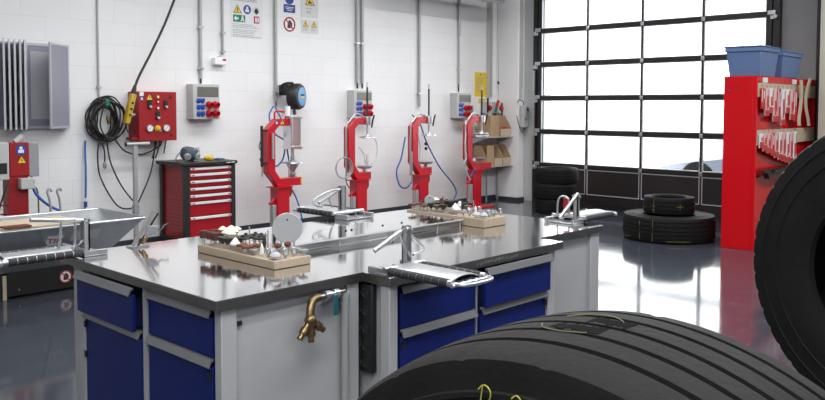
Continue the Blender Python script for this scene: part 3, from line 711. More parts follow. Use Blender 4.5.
for x0, sg, z0, z1 in ((10.40, -1, 1.93, 1.38), (10.56, 1, 1.96, 1.37)):
    b = MB(); P = []
    for k in range(13):
        t = k/12; z = z0+(z1-z0)*t; x = x0+sg*0.09*(1-math.sin(PI*min(1, t*1.15)))-0.02*t; P.append((x, 3.40+0.02*math.sin(PI*t), z))
    for a, c in zip(P, P[1:]): b.hexa([(a[0]-.045, a[1], a[2]), (a[0]+.045, a[1], a[2]), (a[0]+.045, a[1]+.01, a[2]), (a[0]-.045, a[1]+.01, a[2]), (c[0]-.045, c[1], c[2]), (c[0]+.045, c[1], c[2]), (c[0]+.045, c[1]+.01, c[2]), (c[0]-.045, c[1]+.01, c[2])])
    b.build('strap_tail', M['leather'], ls)
MB().tube([(10.46, 3.4615, 1.80), (10.46, 3.385, 1.80)], 0.006, 8).build('peg', M['chrome'], ls)
def bin_(x0, x1, y0, y1, z, h, label):
    t = thing('storage_bin', label, 'bin', ((x0+x1)/2, (y0+y1)/2, z), 0, 'blue bins on the red cabinet')
    b = MB(); th = 0.006; d = 0.035
    b.taper(x0, x1, y0, y1, z, z+h-0.06, d, d*0.8)
    b.build('body', M['bin'], t, bevel=0.006)
    MB().box(x0-0.012, x1+0.012, y0-0.012, y1+0.012, z+h-0.062, z+h-0.012).build('rim', M['bin'], t, bevel=0.008)
    MB().box(x0-0.02, x0+(x1-x0)*.55, y0-0.02, y1+0.02, z+h-0.0125, z+h+0.004).build('lid', M['bin'], t, bevel=0.004)
    MB().box(x0+(x1-x0)*.56, x1+0.02, y0-0.02, y1+0.02, z+h-0.016, z+h-0.002).build('lid', M['bin'], t, bevel=0.004)
    for zz in (0.10,): MB().box(x0+0.02, x0+0.026, y0+0.10, y1-0.10, z+zz, z+zz+0.012).build('rib', M['bin'], t)
bin_(9.13, 9.66, 3.44, 3.83, 1.9455, 0.335, 'blue plastic crate on the red cabinet at its door-side end')
bin_(9.80, 10.42, 3.44, 3.83, 1.9455, 0.31, 'blue plastic crate on the red cabinet, second one behind the first')

# ------------------------------------------------------------------ car in the yard
car = thing('car', 'silver blue car parked in the bright yard outside the glazed door', 'car', (14.9, 5.0, -0.02))
prof = [(7.15, 0.28), (7.2, 0.42), (7.05, 0.58), (6.6, 0.66), (6.05, 0.73), (5.7, 0.80), (5.0, 1.20), (4.2, 1.26), (3.4, 1.18), (2.9, 0.86), (2.7, 0.80), (2.65, 0.35), (2.7, 0.22), (7.1, 0.2)]
MB().prism([(y, z) for y, z in prof], 0, 14.0, 15.75).build('body', M['car'], car, bevel=0.07)
MB().prism([(5.62, 0.84), (5.02, 1.14), (4.3, 1.19), (4.3, 0.84)], 0, 13.985, 13.9995).build('side_window', M['carglass'], car)
MB().prism([(4.22, 0.84), (4.22, 1.19), (3.5, 1.12), (3.15, 0.86)], 0, 13.985, 13.9995).build('side_window', M['carglass'], car)
MB().hexa([(14.15, 5.72, 0.80), (15.6, 5.72, 0.80), (15.6, 5.70, 0.785), (14.15, 5.70, 0.785), (14.25, 5.07, 1.185), (15.5, 5.07, 1.185), (15.5, 5.05, 1.17), (14.25, 5.05, 1.17)]).build('windscreen', M['carglass'], car)
MB().ball((13.88, 5.72, 0.84), 0.075, 1, .8, .75).box(13.9, 14.02, 5.69, 5.73, 0.79, 0.83).build('door_mirror', M['car'], car)
for y in (6.35, 3.45):
    for x in (14.0, 15.55):
        MB().lathe([(0, 0.20), (0, 0.31), (0.03, 0.325), (0.19, 0.325), (0.22, 0.31), (0.22, 0.2)], (x-0.02, y, 0.305), (x+0.22, y, 0.305), 28).build('wheel', M['rubber'], car)
# ------------------------------------------------------------------ things on and before the back wall
def tri(mb, cx, z, w, y0, y1, inset=0.0):
    h = w*0.87; k = inset
    return mb.prism([(cx-w/2+k*1.7, z+k), (cx+w/2-k*1.7, z+k), (cx, z+h-2*k)], 1, y0, y1)
def disc(mb, cx, cz, r, y0, y1, seg=28): return mb.lathe([(0, r), (1, r)], (cx, y1, cz), (cx, y0, cz), seg, norm=True)
def warn_sign(parent, cx, z, w, y, symbol='bang'):
    p = tri(MB(), cx, z, w, y-0.0012, y).build('warning_triangle', M['ink'], parent)
    tri(MB(), cx, z, w, y-0.002, y-0.0012, w*0.05).build('yellow_field', M['signyel'], p)
    b = MB()
    if symbol == 'hand': b.prism([(cx-w*.2, z+w*.14), (cx+w*.22, z+w*.14), (cx+w*.18, z+w*.24), (cx-w*.02, z+w*.30), (cx+w*.03, z+w*.5), (cx-w*.1, z+w*.36)], 1, y-0.0028, y-0.002)
    elif symbol == 'bolt': b.prism([(cx-w*.02, z+w*.12), (cx+w*.13, z+w*.38), (cx+w*.02, z+w*.36), (cx+w*.06, z+w*.6), (cx-w*.12, z+w*.32), (cx, z+w*.33)], 1, y-0.0028, y-0.002)
    else: b.prism([(cx-w*.05, z+w*.24), (cx+w*.05, z+w*.24), (cx+w*.06, z+w*.56), (cx-w*.06, z+w*.56)], 1, y-0.0028, y-0.002); b.box(cx-w*.05, cx+w*.05, y-0.0028, y-0.002, z+w*.12, z+w*.2)
    b.build('symbol', M['ink'], p); return p
def round_sign(parent, cx, cz, r, y, kind):
    if kind == 'blue':
        p = disc(MB(), cx, cz, r, y-0.0012, y).build('round_mark', M['signblue'], parent)
        b = MB(); disc(b, cx, cz+r*.35, r*.3, y-0.002, y-0.0012); b.box(cx-r*.5, cx+r*.5, y-0.002, y-0.0012, cz-r*.55, cz+r*.05); b.build('symbol', M['paper'], p)
    else:
        p = disc(MB(), cx, cz, r, y-0.0012, y).build('round_mark', M['paper'], parent)
        b = MB(); b.prism([(cx-r*.35, cz-r*.5), (cx+r*.3, cz-r*.5), (cx+r*.5, cz+r*.05), (cx+r*.2, cz+r*.5), (cx-r*.05, cz+r*.55), (cx-r*.3, cz+r*.2)], 1, y-0.0018, y-0.0012)
        b.build('symbol', M['ink'], p)
        g = MB(); g.tube([(cx+r*.9*math.cos(2*PI*k/32), y-0.002, cz+r*.9*math.sin(2*PI*k/32)) for k in range(32)], r*.1, 6, closed=True)
        g.build('red_ring', M['signred'], p)
        s2 = 0.62*r; MB().bar((cx-s2, y-0.0025, cz+s2), (cx+s2, y-0.0025, cz-s2), 0.001, r*.17, (1, 0, 1)).build('red_slash', M['signred'], p)
    return p
def lines(parent, x0, x1, zs, y, h=0.008, seed=1):
    random.seed(seed); b = MB()
    for z in zs:
        x = x0; end = x0+(x1-x0)*random.uniform(.6, 1)
        while x < end:
            w_ = random.uniform(0.012, 0.045); b.box(x, min(x+w_, end), y-0.0014, y-0.0005, z, z+h); x += w_+0.008
    return b.build('printed_text', M['textgrey'], parent)

# safety notice sheet with its pictograms
yw = WY-0.001
ns = thing('notice_sheet', 'white safety notice sheet with five pictograms above a text, left of the conduit', 'sign', (6.015, yw, 2.46))
MB().box(5.775, 6.26, yw-0.003, yw, 2.46, 3.06).build('sheet', M['paper'], ns)
y1 = yw-0.0035
warn_sign(ns, 5.87, 2.765, 0.125, y1, 'bang'); round_sign(ns, 6.015, 2.82, 0.058, y1, 'blue')
disc(MB(), 6.155, 2.815, 0.055, y1-0.001, y1).build('round_mark', M['palegrey'], ns); MB().prism([(6.12, 2.80), (6.155, 2.765), (6.19, 2.80), (6.17, 2.845), (6.14, 2.845)], 1, y1-0.002, y1-0.001).build('symbol', M['ink'], ns)
ex = MB().box(5.805, 5.985, y1-0.001, y1, 2.655, 2.745).build('exit_sign', M['signgreen'], ns)
b = MB().prism([(5.815, 2.70), (5.85, 2.735), (5.85, 2.712), (5.885, 2.712), (5.885, 2.688), (5.85, 2.688), (5.85, 2.665)], 1, y1-0.002, y1-0.001); b.build('arrow', M['paper'], ex)
b = MB(); disc(b, 5.945, 2.73, 0.011, y1-0.002, y1-0.001); b.prism([(5.925, 2.715), (5.955, 2.718), (5.96, 2.69), (5.975, 2.662), (5.963, 2.66), (5.945, 2.685), (5.92, 2.662), (5.912, 2.67), (5.932, 2.695)], 1, y1-0.002, y1-0.001); b.build('running_figure', M['paper'], ex)
fb = MB().box(6.115, 6.20, y1-0.001, y1, 2.655, 2.745).build('fire_sign', M['signred'], ns); MB().box(6.135, 6.16, y1-0.002, y1-0.001, 2.67, 2.73).build('extinguisher', M['paper'], fb)
MB().box(6.17, 6.19, y1-0.002, y1-0.001, 2.67, 2.73).build('flame', M['paper'], fb)
lines(ns, 5.80, 6.24, [2.625, 2.605, 2.585, 2.555, 2.535, 2.515, 2.49, 2.473], y1, 0.007, 4)
lines(ns, 5.80, 6.20, [2.92, 2.94], y1, 0.010, 6)
bs = thing('mandatory_sign', 'blue square sign with white lines under a blue disc, beside the conduit', 'sign', (6.685, yw, 2.845))
MB().box(6.59, 6.78, yw-0.003, yw, 2.838, 2.945).build('plate', M['signblue'], bs)
disc(MB(), 6.685, 3.02, 0.072, yw-0.003, yw).build('round_mark', M['signblue'], bs)
b = MB()
for z, a in ((2.905, .07), (2.885, .06), (2.862, .04)): b.box(6.685-a, 6.685+a, yw-0.004, yw-0.0032, z, z+0.009)
b.build('printed_text', M['paper'], bs)
pr = thing('prohibition_sign', 'round white sign with red ring and slash over a black hand', 'sign', (6.685, yw, 2.59))
round_sign(pr, 6.685, 2.685, 0.098, yw, 'no')
wsn = thing('warning_sign', 'pale sheet with one large yellow warning triangle, high on the wall', 'sign', (7.03, yw, 2.8))
MB().box(6.88, 7.175, yw-0.003, yw, 2.80, 3.14).build('sheet', M['palegrey'], wsn); warn_sign(wsn, 7.03, 2.965, 0.17, yw-0.0035, 'hand')
lines(wsn, 6.97, 7.10, [2.915, 2.88, 2.855], yw-0.0035, 0.010, 9)
wsm = thing('warning_sign', 'small pale sheet with two little yellow warning triangles side by side', 'sign', (7.03, yw, 2.585))
MB().box(6.88, 7.175, yw-0.003, yw, 2.585, 2.765).build('sheet', M['palegrey'], wsm)
for k, x in enumerate((6.955, 7.10)): warn_sign(wsm, x, 2.67, 0.10, yw-0.0035, 'bang'); lines(wsm, x-0.045, x+0.05, [2.645, 2.625], yw-0.0035, 0.007, k)
ys = thing('yellow_notice', 'large yellow notice sheet on the wall right of the socket box', 'sign', (10.70, yw, 1.765))
MB().box(10.55, 10.855, yw-0.003, yw, 1.768, 2.178).build('sheet', M['signyel'], ys); lines(ys, 10.59, 10.83, [2.09-0.022*k for k in range(12)], yw-0.0035, 0.008, 12)
disc(MB(), 10.70, 2.14, 0.022, yw-0.004, yw-0.003).build('stamp', M['textgrey'], ys)
y2 = thing('yellow_notice', 'small yellow sticker below the large yellow notice', 'sign', (10.75, yw, 1.652))
MB().box(10.655, 10.848, yw-0.003, yw, 1.652, 1.735).build('sheet', M['signyel'], y2); lines(y2, 10.68, 10.82, [1.705, 1.685, 1.667], yw-0.0035, 0.008, 13)

# conduits
def conduit(x, z0, z1, r, label, m='pipe', y=None, clips=()):
    y = WY-r-0.004 if y is None else y
    t = thing('conduit', label, 'conduit', (x, y, z0), 0, 'vertical conduits on the back wall')
    MB().cyl((x, y, z0), (x, y, z1), r, seg=14).build('pipe', M[m], t)
    for z in clips: MB().box(x-r-0.012, x+r+0.012, y-r-0.006, WY-0.001, z-0.012, z+0.012).build('clip', M['galv'], t)
    return t
conduit(4.055, 1.68, 4.55, 0.011, 'thin grey conduit running down to the black cable coil', clips=(1.80,))
t = conduit(5.325, 1.93, 4.55, 0.020, 'grey conduit running down to the socket box left of the notice sheet', clips=(2.05, 2.55))
MB().cyl((5.325, 8.655, 1.87), (5.325, 8.655, 1.96), 0.012, seg=10).build('cable_gland', M['black'], t)
conduit(5.64, 2.235, 4.55, 0.016, 'grey conduit running down to the small white wall switch', clips=(2.27, 2.5))
t = conduit(6.44, 1.66, 4.55, 0.022, 'grey conduit between the notice sheet and the hose reel', clips=(1.76,))
MB().cyl((6.44, 8.654, 1.60), (6.44, 8.654, 1.67), 0.013, seg=10).build('end_fitting', M['brass'], t)
for x, lb in ((7.875, 'left one of the twin grey conduits above the middle socket box'), (7.972, 'right one of the twin grey conduits above the middle socket box')):
    t = conduit(x, 1.93, 4.55, 0.024, lb, clips=(2.5,)); MB().cyl((x, 8.652, 1.855), (x, 8.652, 1.95), 0.014, seg=10).build('cable_gland', M['black'], t)
conduit(9.175, 1.60, 4.55, 0.022, 'grey conduit above the third red press', clips=(1.8,))
t = conduit(10.12, 1.96, 2.75, 0.016, 'grey conduit above the socket box by the yellow notice', clips=(2.2,))
MB().cyl((10.12, 8.66, 1.84), (10.12, 8.66, 2.0), 0.012, seg=10).build('cable_gland', M['black'], t); MB().cyl((10.12, 8.652, 2.75), (10.12, 8.652, 4.55), 0.024, seg=12).build('upper_pipe', M['pipe'], t)
tr = thing('cable_duct', 'square grey cable duct running down the wall beside the corner column', 'cable duct', (10.895, 8.64, 1.76))
MB().box(10.86, 10.93, 8.60, WY-0.001, 1.76, 4.55).build('duct', M['ltgrey'], tr, bevel=0.004)
MB().box(10.87, 10.92, 8.595, 8.5995, 1.78, 4.55).build('cover', M['pipe'], tr)
cd = thing('cable_duct', 'white cable duct and grey cable running down the front of the corner column', 'cable duct', (11.17, 8.18, 1.75))
MB().box(11.145, 11.19, 8.17, 8.199, 1.75, 4.55).build('duct', M['ltgrey'], cd); MB().cyl((11.21, 8.185, 1.9), (11.21, 8.185, 4.55), 0.010, seg=10).build('cable', M['pipe'], cd)
oc = thing('ventilation_pipe', 'silver ventilation pipe crossing above the wall at the upper edge', 'pipe', (9.2, 8.2, 3.3))
MB().lathe([(0, .10), (.5, .10), (.5, .108), (.53, .108), (.53, .10), (1.9, .10), (1.9, .108), (1.93, .108), (1.93, .10), (2.35, .10), (2.36, .09)], (8.35, 8.25, 3.385), (10.73, 8.25, 3.385), 24).build('pipe', M['chrome'], oc)
MB().tube([(8.36, 8.25, 3.385), (8.1, 8.25, 3.42), (7.95, 8.25, 3.6), (7.9, 8.25, 3.9), (7.9, 8.25, 4.59)], 0.10, 16, 4).build('bend', M['chrome'], oc)
for x in (8.8, 10.3): MB().box(x-0.015, x+0.015, 8.24, 8.26, 3.52, 4.59).build('hanger', M['galv'], oc)

# socket distribution boxes
def socket_box(x0, x1, z0, z1, y0, label):
    t = thing('socket_box', label, 'socket box', ((x0+x1)/2, WY, z0), 0, 'socket distribution boxes on the back wall')
    MB().box(x0, x1, y0, WY-0.001, z0, z1).build('housing', M['ltgrey'], t, bevel=0.008)
    w_ = x1-x0; h = z1-z0
    MB().box(x0+.16*w_, x1-.05*w_, y0-0.006, y0-0.0005, z1-.36*h, z1-.08*h).build('window', M['smoke'], t, bevel=0.004)
    for r in range(3):
        for c_ in range(2):
            cx_ = x0+(.19+.155*c_)*w_; cz_ = z0+(.14+.185*r)*h
            s_ = MB(); s_.lathe([(0, .068*w_), (.012, .068*w_), (.014, .06*w_), (.006, .05*w_), (.006, 0)], (cx_, y0, cz_), (cx_, y0-0.03, cz_), 16)
            s_.box(cx_-.066*w_, cx_+.066*w_, y0-0.020, y0-0.0125, cz_+.01*h, cz_+.085*h)
            s_.build('blue_socket', M['blueplug'], t)
    for r in range(2):
        for c_ in range(2):
            cx_ = x0+(.56+.25*c_)*w_; cz_ = z0+(.18+.25*r)*h
            s_ = MB(); s_.lathe([(0, .11*w_), (.05, .115*w_), (.055, .10*w_), (.02, .085*w_), (.02, 0)], (cx_, y0, cz_), (cx_+0.012, y0-0.05, cz_-0.016), 18)
            s_.build('red_socket', M['redplug'], t)
    return t
socket_box(5.14, 5.505, 1.44, 1.862, 8.53, 'grey socket box with red and blue sockets above the red tool chest')
socket_box(7.70, 8.055, 1.43, 1.83, 8.53, 'grey socket box with red and blue sockets behind the second red press')
socket_box(9.93, 10.285, 1.41, 1.82, 8.53, 'grey socket box with red and blue sockets above the fourth red press')
sw = thing('wall_switch', 'small white wall switch box with a red mark', 'switch', (5.57, 8.65, 2.10))
MB().box(5.49, 5.655, 8.60, WY-0.001, 2.105, 2.19).build('housing', M['white'], sw, bevel=0.006)
MB().box(5.60, 5.645, 8.594, 8.5995, 2.155, 2.178).build('rocker', M['redplug'], sw)
MB().tube([(5.64, 8.66, 2.235), (5.63, 8.65, 2.22), (5.58, 8.64, 2.215), (5.545, 8.64, 2.19)], 0.007, 8, 4).build('cable', M['ltgrey'], sw)

# hose reel
hr = thing('hose_reel', 'black hose reel with blue round label on the wall above the first press', 'hose reel', (6.56, 8.45, 1.55))
cx_, cz_ = 6.53, 1.725
d_ = Vector((0.45, -0.9, 0)).normalized(); c0 = Vector((6.60, 8.48, 1.725))
MB().lathe([(0, .10), (0.01, .155), (.03, .172), (.13, .172), (.155, .155), (.165, .11), (.165, 0)], c0-d_*0.05, c0+d_*0.12, 36).build('drum_case', M['black'], hr)
MB().lathe([(0, .122), (.004, .122), (.006, .116), (.006, 0)], c0+d_*0.1145, c0+d_*0.13, 32).build('label_disc', mat('pale_blue_label', (0.16, 0.36, 0.62), 0.45), hr)
e_ = Vector((-d_.y, d_.x, 0)); lb = MB(); c1 = c0+d_*0.1225
for z, a, mm in ((0.02, .055, 'ink'), (-0.008, .05, 'signyel')):
    lb.use(M[mm]); lb.bar(c1-e_*a+Vector((0, 0, z)), c1+e_*a+Vector((0, 0, z)), 0.002, 0.02)
lb.build('label_print', None, hr)
MB().box(6.50, 6.56, 8.50, WY-0.001, 1.74, 1.88).build('wall_bracket', M['black'], hr, bevel=0.01)
MB().tube([(6.43, 8.53, 1.78), (6.43, 8.52, 1.86), (6.47, 8.46, 1.895), (6.55, 8.43, 1.895)], 0.018, 10, 4).build('carry_bar', M['black'], hr)
MB().lathe([(0, .012), (.03, .022), (.07, .022), (.08, .01)], (6.55, 8.42, 1.565), (6.55, 8.40, 1.49), 12).build('hose_outlet', M['black'], hr)

# coiled cable with hook, blue hose
cc = thing('cable_coil', 'thick coil of black cable hanging from the wall conduit with loose loops below', 'cable', (4.09, 8.62, 1.2))
random.seed(11)
for k in range(15):
    rx = random.uniform(.09, .20); rz = random.uniform(.15, .25); ox = random.uniform(-.035, .035); oz = random.uniform(-.03, .015); yy = 8.658-0.0085*k
    MB().tube([(4.095+ox+rx*math.sin(2*PI*i/18)*(1+0.1*math.sin(i+k)), yy+0.006*math.sin(i*2+k), 1.455+oz+rz*math.cos(2*PI*i/18)) for i in range(18)], 0.0085, 8, 2, closed=True).build('loop', M['black'], cc)
for pts in ([(4.03, 8.60, 1.26), (4.00, 8.60, 1.05), (4.03, 8.59, 0.80), (4.20, 8.58, 0.50), (4.36, 8.58, 0.445), (4.46, 8.59, 0.50)],
            [(4.10, 8.59, 1.25), (4.13, 8.58, 1.00), (4.22, 8.58, 0.78), (4.32, 8.58, 0.62), (4.42, 8.58, 0.50)],
            [(4.17, 8.60, 1.28), (4.30, 8.58, 1.10), (4.50, 8.57, 1.05), (4.72, 8.58, 1.13), (4.76, 8.60, 1.19)],
            [(4.46, 8.59, 0.50), (4.60, 8.58, 0.80), (4.66, 8.58, 1.05), (4.68, 8.60, 1.19)],
            [(4.02, 8.60, 1.28), (4.07, 8.59, 1.12), (4.075, 8.59, 0.98)]):
    MB().tube(pts, 0.0085, 8, 6).build('hanging_end', M['black'], cc)
MB().lathe([(0, .012), (.02, .022), (.06, .022), (.075, .012)], (4.075, 8.59, 0.985), (4.075, 8.59, 0.90), 12).build('plug', M['midgrey'], cc)
tag(MB().box(4.07, 4.11, 8.53, 8.545, 1.60, 1.67).build('green_tie', M['signgreen'], cc), 'green tie')
MB().lathe([(0, .01), (.03, .02), (.07, .02), (.10, .012)], (4.09, 8.535, 1.50), (4.10, 8.53, 1.39), 12).build('brass_coupling', M['brass'], cc)
bh = thing('air_hose', 'blue air hose hanging straight down left of the black cable coil', 'hose', (3.88, 8.64, 0.3))
MB().tube([(3.895, 8.66, 1.22), (3.885, 8.65, 1.1), (3.88, 8.63, 0.9), (3.872, 8.63, 0.58), (3.86, 8.63, 0.42), (3.86, 8.63, 0.0)], 0.011, 8, 5).build('hose', M['bluehose'], bh)
MB().cyl((3.871, 8.63, 0.50), (3.872, 8.63, 0.56), 0.018, seg=12).build('coupling', M['signblue'], bh); MB().cyl((3.872, 8.63, 0.56), (3.873, 8.63, 0.60), 0.016, seg=12).build('collar', M['paper'], bh)

# red control box
rb = thing('control_box', 'red wall control box with two gauges, buttons and warning stickers', 'control box', (4.63, 8.55, 1.205))
MB().box(4.40, 4.865, 8.43, WY-0.001, 1.205, 1.76).build('housing', M['redbox'], rb, bevel=0.006)
yf = 8.4295
for x in (4.525, 4.728):
    g = MB().lathe([(0, .042), (.022, .042), (.022, .036), (.016, .035), (.016, 0)], (x, yf, 1.35), (x, yf-0.03, 1.35), 24).build('gauge', M['chrome'], rb)
    disc(MB(), x, 1.35, 0.034, yf-0.018, yf-0.0165).build('dial', M['paper'], g); MB().bar((x-.012, yf-0.0195, 1.335), (x+.015, yf-0.0195, 1.368), .002, .004, (0, 1, 0)).build('needle', M['ink'], g)
for x, z in ((4.53, 1.615), (4.725, 1.615), (4.625, 1.49)):
    k_ = MB().box(x-0.024, x+0.024, yf-0.016, yf, z-0.045, z+0.05).build('selector', M['black'], rb, bevel=0.006)
    MB().lathe([(0, .016), (.02, .014), (.02, 0)], (x, yf-0.016, z-0.025), (x, yf-0.04, z-0.025), 14).build('knob', M['ltgrey'], k_)
for z, mm, rr_ in ((1.70, 'yellow', .018), (1.645, 'redplug', .016), (1.575, 'redplug', .02)):
    k_ = MB().lathe([(0, rr_), (.018, rr_*.9), (.018, 0)], (4.626, yf, z), (4.626, yf-0.02, z), 16).build('push_button', M[mm], rb); disc(MB(), 4.626, z, rr_*.6, yf-0.0205, yf-0.0185).build('button_face', M['paper'], k_)
k_ = MB().lathe([(0, .036), (.008, .036), (.008, .02), (.03, .026), (.034, 0)], (4.623, yf, 1.345), (4.623, yf-0.036, 1.345), 18).build('emergency_stop', M['yellow'], rb); disc(MB(), 4.635, 1.325, .016, yf-0.045, yf-0.0345).build('stop_cap', M['chrome'], k_)
warn_sign(rb, 4.53, 1.665, 0.085, yf, 'bolt')
MB().box(4.412, 4.46, yf-0.001, yf, 1.71, 1.755).build('sticker', M['paper'], rb); round_sign(rb, 4.438, 1.68, 0.024, yf, 'blue')
for z in (1.70, 1.265): MB().lathe([(0, .014), (.005, .014), (.006, 0)], (4.79, yf, z), (4.79, yf-0.01, z), 12).build('lock', M['black'], rb)
MB().lathe([(0, .012), (.03, .012), (.03, .022), (.045, .022), (.046, 0)], (4.3995, 8.52, 1.50), (4.34, 8.52, 1.50), 14).build('side_knob', M['paper'], rb)
MB().box(4.33, 4.3995, 8.46, 8.60, 1.22, 1.25).build('side_bracket', M['redbox'], rb)
for x in (4.66, 4.70): MB().tube([(x, 8.53, 1.205), (x-0.01, 8.53, 1.12), (x-0.05, 8.54, 1.0)], 0.008, 8, 4).build('cable', M['black'], rb)
MB().tube([(4.80, 8.56, 1.205), (4.80, 8.58, 1.15), (4.79, 8.60, 1.05)], 0.008, 8, 4).build('cable', M['brass'], rb)
# yellow pendant on its cable
yp = thing('pendant_control', 'worn yellow pendant control hanging on a slanting black cable beside the red control box', 'pendant control', (4.29, 8.40, 1.37))
pz = MB(); A_, B_ = Vector((4.32, 8.40, 1.73)), Vector((4.235, 8.40, 1.40))
pz.bar(A_, B_, 0.06, 0.075, (0, 1, 0)); pz.build('housing', M['oldyellow'], yp, bevel=0.012)
MB().lathe([(0, .03), (.03, .028), (.10, .016)], A_, A_+Vector((0.03, 0, 0.11)), 14).build('cable_boot', M['black'], yp)
MB().tube([A_+Vector((0.02, 0, 0.07)), (4.40, 8.41, 1.93), (4.56, 8.42, 2.21), (4.72, 8.42, 2.52), (4.86, 8.42, 2.84), (5.1, 8.42, 3.4), (5.5, 8.42, 4.59)], 0.014, 10, 6).build('cable', M['black'], yp)
for z in (0.3, 0.5, 0.7):
    c_ = A_.lerp(B_, z); MB().lathe([(0, .014), (.01, .012), (.01, 0)], c_+Vector((0, -0.037, 0)), c_+Vector((0, -0.05, 0)), 12).build('button', M['black'], yp)
MB().tube([B_+Vector((0, 0, -0.0)), (4.25, 8.41, 1.33), (4.30, 8.43, 1.28), (4.33, 8.45, 1.255)], 0.006, 8, 4).build('lower_cable', M['black'], yp)
# T stand
ts = thing('hose_stand', 'grey T-shaped steel stand between the water tank and the wall', 'stand', (4.28, 8.3, 0))
MB().box(4.258, 4.302, 8.28, 8.32, 0.02, 1.165).build('post', M['pipe'], ts, bevel=0.004)
MB().cyl((4.18, 8.30, 1.183), (4.45, 8.30, 1.183), 0.022, seg=16).build('cross_bar', M['pipe'], ts)
MB().cyl((4.172, 8.30, 1.183), (4.1795, 8.30, 1.183), 0.024, seg=16).build('end_cap', M['black'], ts)
MB().box(4.16, 4.40, 8.18, 8.42, 0, 0.02).build('foot_plate', M['pipe'], ts)
MB().box(4.252, 4.308, 8.274, 8.326, 0.42, 0.52).build('collar', M['midgrey'], ts)

# hinged display rack
dk = thing('display_rack', 'grey framed wall rack with swing-out display panels at upper left', 'display rack', (3.35, 8.6, 1.37))
MB().box(2.6, 3.54, 8.655, WY-0.001, 1.37, 2.235).build('back_panel', M['panelmesh'], dk)
f = MB().box(2.6, 3.70, 8.64, 8.654, 2.22, 2.245).box(2.6, 3.70, 8.64, 8.654, 1.36, 1.385); f.build('wall_rail', M['panelpale'], dk)
def swing(hx, hy, ang_, w_, z0=1.365, z1=2.24, m='panelmesh'):
    d = Vector((math.cos(ang_), math.sin(ang_), 0)); n = Vector((-d.y, d.x, 0)); h = Vector((hx, hy, 0))
    def q(a0, a1, zz0, zz1, t): 
        p = [h+d*a0-n*t, h+d*a1-n*t, h+d*a1+n*t, h+d*a0+n*t]
        return [(v.x, v.y, zz0) for v in p]+[(v.x, v.y, zz1) for v in p]
    p = MB().hexa(q(0.02, w_-0.02, z0+0.02, z1-0.02, 0.004)).build('display_panel', M[m], dk)
    g = MB(); g.hexa(q(0, 0.022, z0, z1, 0.009)).hexa(q(w_-0.022, w_, z0, z1, 0.009)).hexa(q(0.022, w_-0.022, z0, z0+0.022, 0.009)).hexa(q(0.022, w_-0.022, z1-0.022, z1, 0.009))
    g.build('panel_frame', M['bead'], p)
    return p, d, n, h, q
for k, hx in enumerate((3.06, 3.11, 3.16, 3.21, 3.255)):
    swing(hx, 8.63, -PI/2-0.335, 0.50)
swing(3.71, 8.63, -PI+0.78, 0.46)
p, d, n, h, q = swing(3.27, 8.642, 0.0, 0.30)
MB().box(3.32, 3.54, 8.632, 8.636, 1.46, 2.16).build('pale_sheet_or_reflection', M['panelpale'], p)  # pale area paints a reflection on the fixed panel

# red pillar machine behind the tank
rp = thing('control_pillar', 'red pillar with grey boxes, round blue sign and yellow triangle behind the water tank', 'control pillar', (2.88, 7.9, 0))
MB().box(2.80, 2.972, 7.80, 7.92, 0.95, 1.258).build('upper_column', M['redbox'], rp, bevel=0.004)
MB().box(2.785, 2.965, 7.81, 7.95, 0.0, 0.949).build('lower_column', M['redbox'], rp, bevel=0.004)
round_sign(rp, 2.90, 1.19, 0.05, 7.7995, 'blue'); warn_sign(rp, 2.905, 1.065, 0.085, 7.7995, 'bolt')
b = MB().box(2.55, 2.795, 7.80, 8.0, 0.92, 1.262).build('switch_box', M['ltgrey'], rp, bevel=0.006)
MB().box(2.68, 2.775, 7.797, 7.7995, 0.975, 1.075).build('dark_window', M['black'], b)
MB().box(2.977, 3.07, 7.82, 8.0, 0.935, 1.25).build('side_box', M['midgrey'], rp, bevel=0.005)
jb = MB().box(2.865, 2.995, 7.72, 7.799, 0.83, 0.93).build('junction_box', M['ltgrey'], rp, bevel=0.006); MB().lathe([(0, .006), (.003, .006), (.003, 0)], (2.978, 7.7195, 0.892), (2.978, 7.714, 0.892), 8).build('screw', M['black'], jb)
MB().cyl((2.87, 7.86, 1.2585), (2.94, 7.86, 1.315), 0.028, seg=16).build('lamp', M['ltgrey'], rp)
MB().tube([(2.985, 7.76, 0.84), (3.02, 7.75, 0.76), (3.12, 7.74, 0.66), (3.24, 7.74, 0.585), (3.30, 7.76, 0.50)], 0.013, 10, 5).build('blue_hose', M['bluehose'], rp)
MB().tube([(3.03, 7.90, 0.935), (3.035, 7.90, 0.85), (3.075, 7.88, 0.78), (3.08, 7.88, 0.45)], 0.008, 8, 4).build('copper_pipe', M['brass'], rp)
MB().tube([(2.80, 7.79, 0.9), (2.74, 7.75, 0.84), (2.70, 7.75, 0.72), (2.66, 7.76, 0.6)], 0.008, 8, 4).build('black_cable', M['black'], rp)
for z in (0.68, 0.60, ): MB().cyl((2.73, 7.86, z), (2.784, 7.86, z), 0.008, seg=8).build('hose_nipple', M['redbox'], rp)

